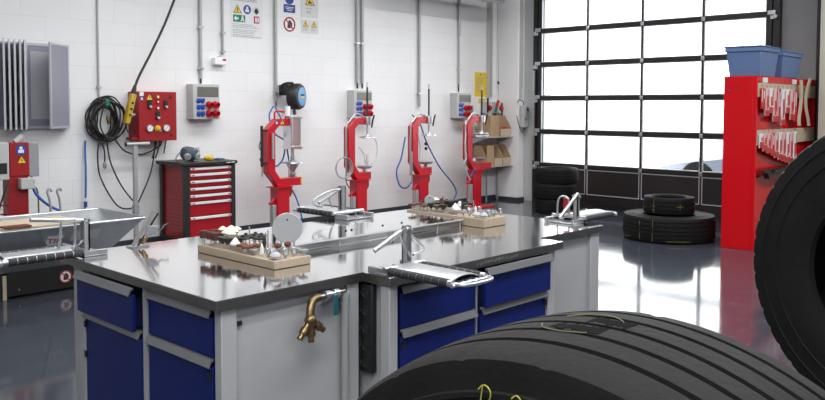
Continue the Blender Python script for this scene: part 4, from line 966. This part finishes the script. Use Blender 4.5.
# water tank
X1_, Yf, Yb, Zr = 3.49, 6.61, 7.50, 0.615
wtk = thing('water_tank', 'grey galvanised water test tank with sloping sides, white label and black base', 'tank', (2.3, 7.05, 0))
X0_ = 0.9; th = 0.012
def shell(x0, x1, y0, y1, z0, z1, dx, dy, t):
    mb = MB(); o = [(x0, y0), (x1, y0), (x1, y1), (x0, y1)]; bb = [(x0+dx, y0+dy), (x1-dx, y0+dy), (x1-dx, y1-dy*.2), (x0+dx, y1-dy*.2)]
    oi = [(x0+t, y0+t), (x1-t, y0+t), (x1-t, y1-t), (x0+t, y1-t)]; bi = [(x0+dx+t, y0+dy+t), (x1-dx-t, y0+dy+t), (x1-dx-t, y1-dy*.2-t), (x0+dx+t, y1-dy*.2-t)]
    V = lambda L, z: [mb.bm.verts.new((*p, z)) for p in L]
    T, B, TI, BI = V(o, z1), V(bb, z0), V(oi, z1), V(bi, z0+t)
    for i in range(4):
        j = (i+1) % 4
        mb._f([B[i], B[j], T[j], T[i]]); mb._f([T[i], T[j], TI[j], TI[i]]); mb._f([TI[i], TI[j], BI[j], BI[i]])
    mb._f(B[::-1]); mb._f(BI); return mb
shell(X0_, X1_, Yf, Yb, 0.225, Zr, 0.27, 0.36, th).build('trough', M['galv'], wtk)
rm = MB()
for a, c in (((X0_, Yf, Zr), (X1_, Yf, Zr)), ((X1_, Yf, Zr), (X1_, Yb, Zr)), ((X1_, Yb, Zr), (X0_, Yb, Zr)), ((X0_, Yb, Zr), (X0_, Yf, Zr))): rm.tube([a, c], 0.014, 10)
rm.build('rolled_rim', M['chrome'], wtk)
MB().prism([(6.99, 0.02), (7.44, 0.02), (7.44, 0.222), (6.97, 0.222)], 0, 2.46, 3.16).build('base_box', M['blackmetal'], wtk)
MB().box(1.3, 2.44, 7.0, 7.4, 0.0, 0.222).build('base_box', M['blackmetal'], wtk)
for z in (0.17, 0.07): MB().lathe([(0, .008), (.003, .006), (.003, 0)], (2.56, 6.985, z), (2.56, 6.975, z), 8).build('screw', M['chrome'], wtk)
round_sign(wtk, 2.94, 0.125, 0.056, 6.969, 'no')
MB().box(2.43, 2.459, 6.98, 7.0, 0.0, 0.2).build('base_edge', M['wood'], wtk)
for x in (2.5, 3.1): MB().box(x, x+0.05, 7.1, 7.3, 0, 0.0195).build('foot', M['black'], wtk)
# label, strap on the sloping front (slope: y grows by 0.36 over 0.39 of height)
def slope(x, z): return (x, Yf+0.36*(Zr-z)/(Zr-0.225)-0.003, z)
sl = math.atan2(0.36, 0.39)
def sheet(x0, x1, z0, z1, o=0.0):
    n = Vector((0, -math.cos(sl), -math.sin(sl)))*0.001; v = [Vector(slope(x0, z0)), Vector(slope(x1, z0)), Vector(slope(x1, z1)), Vector(slope(x0, z1))]
    v = [p+n*(1+o) for p in v]
    return [tuple(p) for p in v]+[tuple(p+n) for p in v]
lg = MB().hexa(sheet(2.68, 2.815, 0.40, 0.535)).build('logo_label', M['paper'], wtk)
ctr = Vector(slope(2.748, 0.487))+Vector((0, -math.cos(sl), -math.sin(sl)))*0.004
RT = (PI/2+sl, 0, 0)
tag(text('TIP', M['signred'], lg, ctr, RT, 0.085, sx=1.05), 'red lettering'); 
ctr = Vector(slope(2.748, 0.425))+Vector((0, -math.cos(sl), -math.sin(sl)))*0.004
tag(text('TOP', M['ink'], lg, ctr, RT, 0.055, sx=1.15), 'black lettering')
MB().hexa(sheet(2.88, 3.12, 0.47, 0.56)).build('notice_label', M['palegrey'], wtk)
st_ = MB().bar(Vector(slope(2.58, 0.612))+Vector((0, -.004, 0)), Vector(slope(2.76, 0.35))+Vector((0, -.004, 0)), 0.004, 0.02, (1, 0, 0)); st_.build('weld_strap', M['midgrey'], wtk)
bd = thing('drain_board', 'pale board lying across the rim of the water tank, red-brown at one end', 'board', (2.55, 7.0, Zr+0.014))
MB().box(2.30, 2.95, 6.60, 7.1, Zr+0.0145, Zr+0.028).build('board', M['cardpale'], bd); MB().box(2.32, 2.52, 6.585, 6.70, Zr+0.0285, Zr+0.04).build('pad', M['rust'], bd)
for x in (3.08, 3.17):
    hk = thing('grab_hook', f'grey hooked bar standing behind the water tank, {"left" if x < 3.1 else "right"} one of two', 'hook', (x, 7.62, 0), 0, 'grey hooked bars behind the tank')
    MB().tube([(x+.01, 7.62, 0.0), (x+0.01, 7.62, 0.55), (x, 7.62, 0.72), (x-0.02, 7.62, 0.80), (x+0.005, 7.62, 0.83), (x+0.02, 7.62, 0.80)], 0.011, 10, 5).build('bar', M['pipe'], hk)
    MB().box(x-0.06, x+0.08, 7.58, 7.66, 0, 0.012).build('foot', M['pipe'], hk)
# ------------------------------------------------------------------ red presses
def press(x, label, kind, top=0.37, low=0.41):
    t = thing('tyre_press', label, 'press', (x+0.22, 8.2, 0), 0, 'red C-frame presses before the back wall')
    ya, yb = 8.14, 8.25
    po = [(0, 1.31), (.14, 1.44), (top, 1.44), (top, 1.355), (.175, 1.355), (.115, 1.295), (.115, .80), (.19, .70), (low, .70), (low, .60), (.155, .60), (0, .785)]
    MB().prism([(x+a, z) for a, z in po], 1, ya, yb).build('c_frame', M['red'], t, bevel=0.006)
    MB().box(x+.125, x+.305, 8.11, 8.27, 0.021, 0.585).build('column', M['red'], t, bevel=0.004)
    MB().box(x+.08, x+.35, 8.09, 8.29, 0.586, 0.599).build('mount_plate', M['red'], t)
    MB().prism([(x+.305, .585), (x+.385, .585), (x+.385, .50), (x+.36, .46), (x+.305, .46)], 1, 8.16, 8.22).build('bracket', M['redbox'], t)
    MB().prism([(x+.124, .46), (x+.09, .42), (x+.06, .40), (x+.06, .38), (x+.124, .38)], 1, 8.16, 8.22).build('gusset', M['red'], t)
    MB().box(x+.065, x+.12, 8.13, 8.2, 0.08, 0.378).build('air_tank', M['pipe'], t, bevel=0.006)
    MB().box(x+.0, x+.52, 8.0, 8.34, 0, 0.02).build('foot_plate', M['red'], t)
    MB().prism([(x+.306, .021), (x+.42, .021), (x+.306, .12)], 1, 8.17, 8.20).build('foot_web', M['red'], t)
    if kind == 'air':
        MB().tube([(x+.14, 8.19, 1.44), (x+.14, 8.19, 1.50), (x+.17, 8.19, 1.535), (x+.29, 8.19, 1.525), (x+.31, 8.19, 1.49), (x+.31, 8.19, 1.44)], 0.012, 10, 4).build('carry_handle', M['red'], t)
        warn_sign(t, x+.22, 1.372, 0.075, ya-0.0005, 'bang'); round_sign(t, x+.135, 1.395, 0.024, ya-0.0005, 'blue')
        c_ = MB().box(x+.34, x+.50, 8.12, 8.27, 1.08, 1.46)
        for xx in (x+.352, x+.488): 
            for yy in (8.117, 8.273): c_.cyl((xx, yy, 1.05), (xx, yy, 1.48), 0.010, seg=10)
        c_.box(x+.33, x+.51, 8.105, 8.285, 1.06, 1.10).box(x+.33, x+.51, 8.105, 8.285, 1.44, 1.475)
        c_.build('air_cylinder', M['alu'], t, bevel=0.004)
        tag(MB().box(x+.47, x+.50, 8.116, 8.1195, 1.11, 1.15).build('sticker', M['signyel'], t), 'yellow sticker')
        MB().cyl((x+.325, 8.17, 1.476), (x+.325, 8.17, 1.60), 0.035, seg=18).build('filter_cup', M['white'], t)
        MB().lathe([(0, .022), (.09, .022), (.09, .03), (.13, .03)], (x+.42, 8.195, 1.06), (x+.42, 8.195, .93), 16).build('piston_rod', M['chrome'], t)
        MB().lathe([(0, .02), (.02, .04), (.035, .135), (.05, .138), (.06, .08), (.11, .06), (.13, .04), (.17, .035)], (x+.42, 8.195, .93), (x+.42, 8.195, .76), 24).build('press_head', M['chrome'], t)
        MB().lathe([(0, .03), (.03, .045), (.05, .045)], (x+.42, 8.195, .7005), (x+.42, 8.195, .755), 18).build('lower_die', M['galv'], t)
        tag(MB().box(x+low-.02, x+low+.002, 8.138, 8.252, .615, .685).build('end_mark', M['signyel'], t), 'yellow end mark')
        MB().tube([(x+.36, 8.13, .86), (x+.32, 8.12, .87), (x+.305, 8.12, .80), (x+.305, 8.12, .71)], 0.008, 8, 4).build('bent_rod', M['chrome'], t)
        tag(MB().box(x-.10, x-.075, 8.13, 8.155, .86, 1.36).build('tool_bar', M['black'], t), 'black bar')
        for z in (1.30, .90): MB().box(x-.075, x-.001, 8.14, 8.15, z-.012, z+.012).build('bar_clip', M['black'], t)
        MB().cyl((x-.085, 8.14, .74), (x-.085, 8.14, .86), 0.010, seg=8).build('bar_tip', M['chrome'], t)
        MB().tube([(x-.11, 8.12, 1.2), (x-.15, 8.11, 1.10), (x-.09, 8.11, 1.02), (x-.14, 8.11, .95), (x-.08, 8.11, .9)], 0.006, 8, 5).build('cable', M['black'], t)
        MB().cyl((x+.06, 8.12, .95), (x+.06, 8.12, 1.27), 0.018, seg=12).build('side_rod', M['pipe'], t)
        for pts in ([(x+.25, 8.36, 1.60), (x+.19, 8.36, 1.5), (x+.19, 8.35, 1.40), (x+.25, 8.33, 1.25), (x+.40, 8.33, 1.15), (x+.38, 8.33, .95), (x+.30, 8.32, .86), (x+.22, 8.30, .85), (x+.18, 8.28, .95)],
                    [(x+.27, 8.36, 1.60), (x+.33, 8.36, 1.5), (x+.42, 8.35, 1.32), (x+.44, 8.34, 1.1), (x+.47, 8.33, .88)],
                    [(x+.30, 8.30, .62), (x+.42, 8.3, .60), (x+.54, 8.31, .46), (x+.62, 8.32, .30), (x+.68, 8.33, .12)],
                    [(x+.30, 8.28, .52), (x+.31, 8.28, .40), (x+.36, 8.28, .25), (x+.37, 8.28, .1)]):
            MB().tube(pts, 0.010, 8, 5).build('air_hose', M['bluehose'], t)
    else:
        s = x+.325
        MB().tube([(x-.02, 8.17, .55 if kind == 'low' else .62), (x-.02, 8.17, 1.30), (x+.02, 8.17, 1.38), (x+.12, 8.17, 1.475), (x+.18, 8.17, 1.495), (x+.26, 8.17, 1.475), (x+.29, 8.17, 1.441)], 0.014, 10, 3).build('silver_pipe', M['chrome'], t)
        MB().box(x+.30, x+.40, 8.11, 8.28, 1.345, 1.46).build('spindle_nut', M['galv'], t, bevel=0.006)
        MB().tube([(x+.37, 8.09, 1.31), (x+.38, 8.08, 1.40), (x+.40, 8.07, 1.48)], 0.012, 8, 4).build('clamp_lever', M['black'], t)
        MB().cyl((s, 8.13, 1.46), (s, 8.13, 1.80 if kind == 'short' else 1.86), 0.013, seg=12).build('spindle', M['blackmetal'], t)
        MB().cyl((s, 8.13, 1.86), (s, 8.13, 1.93), 0.010, seg=10).build('spindle_tip', M['chrome'], t)
        MB().cyl((s, 8.13, 1.20), (s, 8.13, 1.345), 0.014, seg=12).build('lower_spindle', M['chrome'], t)
        MB().lathe([(0, .015), (.02, .03), (.03, .11), (.045, .115), (.05, .06)], (s, 8.13, 1.215), (s, 8.13, 1.165), 20).build('press_plate', M['galv'], t)
        MB().lathe([(0, .02), (.04, .025), (.05, .09), (.075, .11), (.085, .11), (.088, .09)], (s, 8.19, .7005), (s, 8.19, .79), 20).build('heating_dish', M['midgrey' if kind == 'mid' else 'galv'], t)
        if kind == 'loop':
            MB().tube([(s-.09, 8.12, 1.165), (s+.05, 8.11, 1.175), (s+.14, 8.11, 1.13), (s+.17, 8.11, 1.0), (s+.13, 8.11, .86), (s+.03, 8.12, .81), (s-.05, 8.12, .84), (s-.07, 8.12, .95), (s-.16, 8.12, 1.05)], 0.007, 8, 5).build('pale_cable', M['whitehose'], t)
            MB().lathe([(0, .03), (.10, .022), (.15, .018)], (s-.02, 8.10, .80), (s-.02, 8.10, .95), 14).build('pale_grip', M['whitehose'], t)
            for k in range(3): MB().tube([(x-.10+.15*math.cos(a_*PI/6)*(.8+.1*k)-.03, 8.11-.012*k, .78+.14*math.sin(a_*PI/6)) for a_ in range(12)], 0.007, 8, 3, closed=True).build('wire_loop', M['midgrey'], t)
            MB().tube([(x-.1, 8.10, .64), (x-.06, 8.10, .54), (x+.03, 8.10, .46)], 0.007, 8, 4).build('wire_end', M['black'], t)
        if kind == 'mid':
            for pts in ([(x+.18, 8.33, 1.47), (x+.34, 8.33, 1.35), (x+.50, 8.33, 1.05), (x+.78, 8.33, .68), (x+1.10, 8.34, .40), (x+1.20, 8.34, .24), (x+1.14, 8.34, .14)],
                        [(x+.02, 8.32, 1.15), (x-.06, 8.32, .85), (x-.16, 8.32, .65), (x-.09, 8.32, .44), (x+.04, 8.31, .40), (x+.14, 8.30, .48)]):
                MB().tube(pts, 0.011, 8, 5).build('air_hose', M['bluehose'], t)
            MB().tube([(x+.27, 8.30, 1.36), (x+.27, 8.29, 1.15), (x+.30, 8.28, 1.0), (x+.28, 8.28, .8), (x+.33, 8.28, .5), (x+.36, 8.28, .2)], 0.008, 8, 5).build('pale_cable', M['whitehose'], t)
            for z in (1.05, .98): MB().ball((x+.255, 8.12, z), 0.025).build('black_grip', M['black'], t)
            MB().cyl((x-.045, 8.12, .50), (x-.045, 8.12, .95), 0.011, seg=10).build('side_rod', M['chrome'], t)
        if kind == 'low':
            MB().tube([(x-.05, 8.14, 1.2), (x-.09, 8.12, 1.0), (x-.06, 8.12, .8), (x-.11, 8.12, .72), (x-.03, 8.12, .55), (x+.03, 8.12, .45)], 0.010, 8, 5).build('pale_cable', M['whitehose'], t)
            MB().tube([(x+.05, 8.12, .50), (x+.12, 8.10, .62), (x+.16, 8.10, .58)], 0.009, 8, 4).build('air_hose', M['bluehose'], t)
            MB().box(x+.12, x+.17, 8.125, 8.139, .74, .78).build('white_label', M['paper'], t)
            MB().box(s-.20, s+.14, 8.08, 8.20, 1.115, 1.155).build('press_bar', M['galv'], t, bevel=0.008)
    return t
press(5.93, 'red C-shaped press with an aluminium air cylinder below the black hose reel', 'air', 0.42, 0.525)
press(7.257, 'red C-shaped screw press before the middle socket box', 'loop')
press(8.50, 'red C-shaped screw press with a blue hose, between two socket boxes', 'mid')
press(9.74, 'red C-shaped screw press in front of the cardboard parts boxes', 'low', 0.45, 0.60)

# ------------------------------------------------------------------ red tool chest
tc_ = thing('tool_chest', 'red and black tool chest with seven silver-handled drawers against the back wall', 'tool chest', (5.075, 8.33, 0))
MB().box(4.77, 5.38, 8.09, 8.60, 0.10, 0.925).build('body', M['chestred'], tc_)
for x in (4.742, 5.348):
    for y in (8.06, 8.56): MB().box(x, x+0.06, y, y+0.06, 0.085, 0.93).build('corner_post', M['blackmetal'], tc_, bevel=0.006)
MB().box(4.70, 5.42, 8.03, 8.63, 0.93, 0.968).build('top', M['blackmetal'], tc_, bevel=0.008)
MB().box(4.742, 5.408, 8.06, 8.62, 0.05, 0.10).build('plinth', M['blackmetal'], tc_)
lv = MB()
for k in range(17): lv.box(4.764, 4.7695, 8.15, 8.50, 0.16+k*0.042, 0.18+k*0.042)
lv.build('side_louvres', M['chestred'], tc_)
for x in (4.80, 5.34):
    for y in (8.11, 8.55): MB().cyl((x-.015, y, 0.026), (x+.015, y, 0.026), 0.026, seg=16).box(x-.012, x+.012, y-.012, y+.012, .026, .0495).build('caster', M['black'], tc_)
for z0, z1 in ((0.845, 0.905), (0.77, 0.835), (0.69, 0.755), (0.61, 0.675), (0.53, 0.595), (0.36, 0.515), (0.13, 0.345)):
    d = MB().box(4.808, 5.342, 8.065, 8.089, z0, z1+0.003).build('drawer', M['chestred'], tc_, bevel=0.003)
    tag(MB().prism([(8.066, z1+.003), (8.048, z1-.004), (8.046, z1-.024), (8.066, z1-.03)], 0, 4.812, 5.338).build('handle', M['grip'], d), 'silver grip rail')
    for x in (4.83, 5.30): MB().box(x, x+0.03, 8.043, 8.0462, z1-.018, z1-.006).build('latch', M['redplug'], d)
bd_ = MB()
for k, w_ in enumerate((.012, .016, .010, .014, .018)): bd_.box(5.27+k*.022, 5.27+k*.022+w_, 8.0285, 8.0298, .942, .955)
bd_.build('white_lettering', M['paper'], tc_)
fm = thing('face_mask', 'dark grey protective face mask lying on the red tool chest', 'mask', (4.93, 8.3, 0.969))
MB().lathe([(0, .0), (.01, .06), (.05, .095), (.10, .10), (.14, .085), (.16, .05), (.165, 0)], (4.92, 8.30, .97), (4.94, 8.27, 1.14), 20).build('shell', mat('blue_grey_mask', (0.07, 0.09, 0.12), 0.35), fm)
for dx in (-0.05, 0.06): MB().lathe([(0, .035), (.04, .042), (.05, .03), (.05, 0)], (4.92+dx, 8.23, 1.03), (4.92+dx*1.4, 8.16, 1.01), 16).build('filter', M['midgrey'], fm)
MB().ball((4.965, 8.215, 1.085), 0.05, 1, .5, .7).build('visor', M['carglass'], fm)
MB().tube([(4.84, 8.30, 1.08), (4.80, 8.33, 1.02), (4.81, 8.35, .98), (4.88, 8.37, .976)], 0.007, 8, 5).build('strap', M['midgrey'], fm)
MB().tube([(5.0, 8.3, 1.09), (5.07, 8.31, 1.12), (5.10, 8.33, 1.04), (5.09, 8.34, .985)], 0.005, 8, 5).build('strap', M['ltgrey'], fm)
ye = thing('ear_defender', 'small yellow ear defender beside the mask on the red tool chest', 'ear defender', (5.20, 8.28, 0.969))
MB().lathe([(0, 0.03), (.004, .045), (.03, .05), (.05, .035), (.056, 0)], (5.20, 8.28, .9695), (5.20, 8.28, 1.05), 18).build('cup', M['yellow'], ye)
MB().ball((5.15, 8.28, .993), 0.023).build('cup_button', M['yellow'], ye)
sg = thing('glove', 'small dark blue glove lying near the edge of the tool chest top', 'glove', (5.28, 8.22, 0.969))
b = MB(); b.ball((5.27, 8.22, .981), 0.04, 1.2, .9, .28)
for k in range(4): b.tube([(5.29, 8.20+.014*k, .98), (5.325, 8.195+.016*k, .981), (5.345, 8.19+.017*k, .977)], 0.007, 8, 3)
b.tube([(5.26, 8.245, .98), (5.285, 8.27, .98)], 0.008, 8); b.build('glove_body', M['signblue'], sg)

# ------------------------------------------------------------------ shelf with cardboard bins by the column
sf = thing('wall_shelf', 'grey two-board shelf unit beside the corner column carrying cardboard bins', 'shelf', (10.72, 8.45, 0))
for z in (0.60, 1.085): MB().box(10.38, 11.10, 8.28, 8.60, z, z+0.018).build('board', M['ltgrey'], sf)
for x in (10.395, 11.08): MB().box(x-.012, x+.012, 8.585, 8.61, 0.0, 1.62).build('upright', M['pipe'], sf)
for x in (10.395, 11.08):
    for z in (0.60, 1.085): MB().prism([(8.30, z), (8.585, z), (8.585, z-.10)], 0, x-.006, x+.006).build('bracket', M['pipe'], sf)
MB().cyl((10.66, 8.5, 0.0), (10.66, 8.5, 0.60), 0.014, seg=10).build('leg', M['midgrey'], sf)
def cbin(x0, x1, z, h, label, fill, open_front=True):
    t = thing('cardboard_bin', label, 'bin', ((x0+x1)/2, 8.43, z), 0, 'cardboard bins on the wall shelf'); ya, yb = 8.29, 8.56; k = 0.006
    MB().box(x0, x1, ya, yb, z, z+k).build('base', M['card'], t)
    MB().box(x0, x1, yb-k, yb, z+k, z+h).build('back_flap', M['card'], t)
    for a in (x0, x1-k): MB().prism([(ya, z+k), (yb-k, z+k), (yb-k, z+h), (ya+.12, z+h), (ya, z+h*.42)], 0, a, a+k).build('side_flap', M['card'], t)
    if open_front: tag(MB().box(x0+k, x1-k, ya, ya+k, z+k, z+h*.36).build('front_flap', M['cardpale'], t), 'pale front flap')
    else: MB().box(x0+k, x1-k, ya, ya+k, z+k, z+h).build('front_flap', M['card'], t)
    random.seed(int(x0*100)); b = MB()
    if fill == 'tubes':
        for i in range(7): b.cyl((x0+.05+random.random()*.12, ya+.03+random.random()*.08, z+.02+random.random()*.05), (x0+.05+random.random()*.14, ya+.06+random.random()*.1, z+.06+random.random()*.07), 0.018, seg=10)
        b.use(M['galv']).build('steel_parts', M['galv'], t)
    elif fill == 'red':
        for i in range(6): b.box(x0+.03+.03*i, x0+.055+.03*i, ya+.02, ya+.10, z+.02, z+.13+.01*(i % 3))
        b.build('red_packets', M['redplug'], t)
    elif fill == 'dark':
        for i in range(6): b.ball((x0+.05+random.random()*.12, ya+.05+random.random()*.08, z+.05+random.random()*.03), 0.03)
        b.build('dark_parts', M['midgrey'], t)
cbin(10.49, 10.73, 1.1035, .345, 'tall closed brown cardboard bin on the upper shelf board', None, False)
cbin(10.77, 11.045, 1.1035, .345, 'open cardboard bin with red packets on the upper shelf board', 'red')
cbin(10.40, 10.595, .6185, .34, 'closed cardboard bin at the left of the lower shelf board', None, False)
cbin(10.61, 10.82, .6185, .34, 'open cardboard bin full of silver parts on the lower shelf board', 'tubes')
cbin(10.835, 11.045, .6185, .34, 'open cardboard bin with dark parts at the right of the lower shelf board', 'dark')
for x, mm, lb in ((10.77, 'oldyellow', 'small wall button box with an orange-red knob above the cardboard bins'), (11.08, 'redplug', 'small wall button box with a red knob beside the corner column')):
    t = thing('button_box', lb, 'button box', (x, 8.55, 1.48), 0, 'button boxes above the wall shelf')
    MB().box(x-.07, x+.035, 8.53, WY-0.001, 1.485, 1.68).build('housing', M['ltgrey'], t, bevel=0.006)
    MB().box(x-.075, x-.045, 8.515, 8.5295, 1.50, 1.74).build('black_lever', M['black'], t) if x < 10.9 else MB().box(x+.01, x+.034, 8.515, 8.5295, 1.45, 1.66).build('black_lever', M['black'], t)
    k_ = MB().lathe([(0, .05), (.004, .05), (.004, .034), (.028, .038), (.032, 0)], (x, 8.53, 1.575), (x, 8.49, 1.575), 18).use(M['redplug']).build('knob', M['redplug'], t)
al = thing('air_gun', 'red and green air gun hanging on a thin cable between two button boxes', 'air gun', (10.92, 8.5, 1.5))
MB().bar((10.895, 8.50, 1.50), (10.92, 8.50, 1.60), 0.03, 0.035, (0, 1, 0)).build('green_grip', M['signgreen'], al); MB().bar((10.92, 8.50, 1.60), (10.97, 8.50, 1.70), 0.03, 0.035, (0, 1, 0)).build('red_body', M['redplug'], al)
MB().tube([(10.96, 8.50, 1.70), (10.98, 8.51, 1.9), (10.985, 8.52, 2.2), (10.99, 8.55, 3.3), (10.99, 8.6, 4.59)], 0.006, 8, 3).build('cable', M['pipe'], al)
MB().cyl((10.982, 8.513, 1.98), (10.983, 8.515, 2.03), 0.018, seg=10).build('cable_weight', M['black'], al)
eb = thing('junction_box', 'grey electrical box on the corner column with looping dark cables', 'junction box', (11.2, 8.13, 1.24))
MB().box(11.14, 11.25, 8.08, 8.1685, 1.25, 1.62).build('housing', M['ltgrey'], eb, bevel=0.006)
MB().box(11.14, 11.22, 8.05, 8.0795, 1.40, 1.60).build('relay', M['midgrey'], eb, bevel=0.004); MB().box(11.17, 11.21, 8.04, 8.0495, 1.53, 1.57).build('black_cap', M['black'], eb)
MB().tube([(11.05, 8.16, 1.66), (11.04, 8.12, 1.71), (11.10, 8.11, 1.70), (11.16, 8.12, 1.68), (11.17, 8.12, 1.625)], 0.007, 8, 5).build('cable', M['black'], eb)
MB().tube([(11.045, 8.17, 1.45), (11.04, 8.12, 1.30), (11.08, 8.10, 1.19), (11.15, 8.10, 1.17), (11.18, 8.12, 1.245)], 0.007, 8, 5).build('cable', M['black'], eb)
MB().box(11.20, 11.235, 8.169, 8.1995, 1.30, 1.58).build('mounting_plate', M['ltgrey'], eb)

# ------------------------------------------------------------------ wooden tool blocks and their rotary tools
KINDS = {
 'drum': ('brown abrasive drum on a steel shaft', 'stone', [(0, .012), (.0, .021), (.034, .021), (.034, 0)], .032),
 'cream': ('cream felt mushroom wheel on a steel shaft', 'cream', [(0, .008), (.004, .020), (.010, .0235), (.016, .018), (.022, .009), (.026, 0)], .052),
 'cone': ('black gritted cone on a steel shaft', 'carbide', [(0, .006), (.014, .018), (.024, .025), (.032, .026), (.034, 0)], .022),
 'white': ('white pointed abrasive cone on a steel shaft', 'whitestone', [(0, .023), (.006, .025), (.034, .004), (.036, 0)], .028),
 'wheel': ('brown abrasive wheel on a steel shaft', 'rust', [(0, .008), (.003, .026), (.012, .026), (.016, .010), (.016, 0)], .024),
 'dark': ('dark gritted disc on a steel shaft', 'carbide', [(0, .008), (.002, .026), (.010, .026), (.013, .008), (.02, .008), (.02, 0)], .046),
 'olive': ('olive grit cup on a steel shaft', 'olive', [(0, .010), (.006, .024), (.022, .027), (.024, 0)], .024),
 'shaft': ('thin bare steel shaft standing upright', 'chrome', [(0, .0035), (.055, .003), (.056, 0)], .03),
 'leaf': ('dark pointed rasp blade standing upright', 'carbide', [(0, .004), (.02, .010), (.045, .007), (.06, 0)], .028),
 'pin': ('white slender cone standing upright', 'whitestone', [(0, .010), (.03, .007), (.05, .0)], .012),
 'ball': ('red-brown abrasive ball on a steel shaft', 'rust', [(0, .004), (.004, .013), (.012, .017), (.02, .013), (.024, 0)], .038),
 'steel': ('silver steel wheel on a short shaft', 'chrome', [(0, .006), (.003, .022), (.010, .022), (.012, .006), (.016, .006), (.016, 0)], .016),
 'dome': ('pale domed grinding wheel on a short shaft', 'discgrey', [(0, .024), (.005, .026), (.014, .020), (.020, .008), (.021, 0)], .012),
 'burr': ('silver cylindrical burr on a steel shaft', 'chrome', [(0, .009), (.003, .011), (.026, .011), (.03, .006), (.03, 0)], .014),
 'tall': ('tall red-brown pointed rasp on a steel shaft', 'rust', [(0, .012), (.004, .013), (.05, .007), (.075, .003), (.077, 0)], .02),
 'bigcone': ('large black gritted cone on a steel shaft', 'carbide', [(0, .006), (.02, .022), (.032, .030), (.042, .031), (.044, 0)], .032),
}
PROTO = {}
def bit(kind, x, y, z, label, group):
    lab_, mm, prof, sh_ = KINDS[kind]
    if kind not in PROTO:
        r = thing('rotary_tool', label, 'rotary tool', (x, y, z), 0, group)
        MB().cyl((0, 0, 0), (0, 0, sh_+0.002), 0.0034, seg=10).build('shank', M['chrome'], r, world=False)
        MB().lathe([(0, prof[0][1])] + prof[1:], (0, 0, sh_), (0, 0, sh_+prof[-1][0]), 18).build('head', M[mm], r, world=False)
        if kind in ('steel', 'burr', 'wheel', 'dark', 'olive'):
            MB().lathe([(0, .005), (.0, .0075), (.006, .0075), (.006, .005)], (0, 0, sh_-.008), (0, 0, sh_-.002), 6).build('collar', M['chrome'], r, world=False)
        PROTO[kind] = r
        return r
    r = copy_tree(PROTO[kind]); r.location = (x, y, z); r['label'] = label; r['group'] = group
    return r
def block(x0, x1, y0, y1, z0, z1, label, grid, where):
    t = thing('tool_block', label, 'tool block', ((x0+x1)/2, (y0+y1)/2, z0), 0, 'wooden tool blocks on the bench')
    MB().box(x0, x1, y0, y1, z0, z1).build('wood_block', M['wood'], t, bevel=0.003)
    random.seed(int(x0*10)); rows = len(grid)
    for r, row in enumerate(grid):
        n = len(row); x = x0+(x1-x0)*(r+.5)/rows
        for k, kd in enumerate(row):
            if kd is None: continue
            y = y0+(y1-y0)*(k+.5)/n+random.uniform(-.004, .004)
            rn = {0: 'front', rows-1: 'back'}.get(r, ['', 'second', 'third'][r] if r < 3 else 'middle')
            bit(kd, x+random.uniform(-.004, .004), y, z1+0.0005, f'{KINDS[kd][0]}, {where} block, {rn} row, {ordn[k]} from near end', f'rotary tools in the {where} wooden block')
    return t
block(2.07, 2.268, 2.80, 3.41, BT+0.0005, 0.938, 'pale wooden tool block near the front-left worktop corner, full of rotary tools',
      [['dome', 'burr', 'pin', 'steel', 'wheel', 'wheel', 'white', 'cone', 'cone', 'drum', 'drum', 'drum'],
       ['burr', 'ball', 'dome', 'leaf', 'wheel', 'steel', 'dark', 'olive', 'cream', 'cream', 'cone', 'drum'],
       ['burr', 'ball', 'steel', 'shaft', 'shaft', 'dark', 'dark', 'dark', 'olive', 'cream', 'cream', 'cream'],
       ['steel', 'steel', 'burr', None, 'leaf', 'shaft', 'dark', 'dark', 'shaft', 'wheel', 'cream', 'cream']], 'left')
block(3.63, 3.835, 2.91, 3.53, BT+0.0005, 0.953, 'pale wooden tool block at the right end of the raised shelf, full of rotary tools',
      [['dome', 'dome', 'burr', 'steel', 'white', 'steel', 'cone', 'olive', 'cone', 'wheel', 'steel', 'wheel'],
       ['burr', 'steel', 'pin', 'burr', 'leaf', 'white', 'bigcone', 'tall', 'cone', 'wheel', 'dark', 'wheel'],
       ['steel', 'steel', 'steel', 'shaft', 'olive', 'burr', 'bigcone', 'dark', 'dark', 'cream', None, 'wheel'],
       ['burr', 'steel', 'steel', 'burr', 'steel', 'dark', 'white', 'cone', 'dark', 'dark', 'shaft', 'drum']], 'right')
def buff(x, y, zb, r, h, label, rz):
    t = thing('buffing_disc', label, 'disc', (x, y, zb), rz, 'upright grinding discs in the wooden blocks')
    MB().lathe([(0, r*.96), (.003, r), (.008, r), (.011, r*.96)], (0, .006, h), (0, -.006, h), 40).build('disc', M['discgrey'], t, world=False)
    MB().cyl((0, -.0075, h+r*.55), (0, -.006, h+r*.55), 0.004, seg=10).build('pin_hole', M['ink'], t, world=False)
    b = MB()
    for s in (-1, 1): b.box(s*r*.42-.004, s*r*.42+.004, .012, .02, 0, h-r*.55)
    b.box(-r*.46, r*.46, .012, .02, h-r*.72, h-r*.6); b.box(-.006, .006, .005, .02, h-r*.68, h)
    b.build('fork', M['chrome'], t, world=False)
buff(2.238, 2.928, .9385, .069, .112, 'large pale grey grinding disc standing upright in the left wooden block', -0.7)
buff(3.70, 3.40, .9535, .032, .062, 'small pale grey grinding disc standing upright in the right wooden block', -0.8)
#@@NEXT
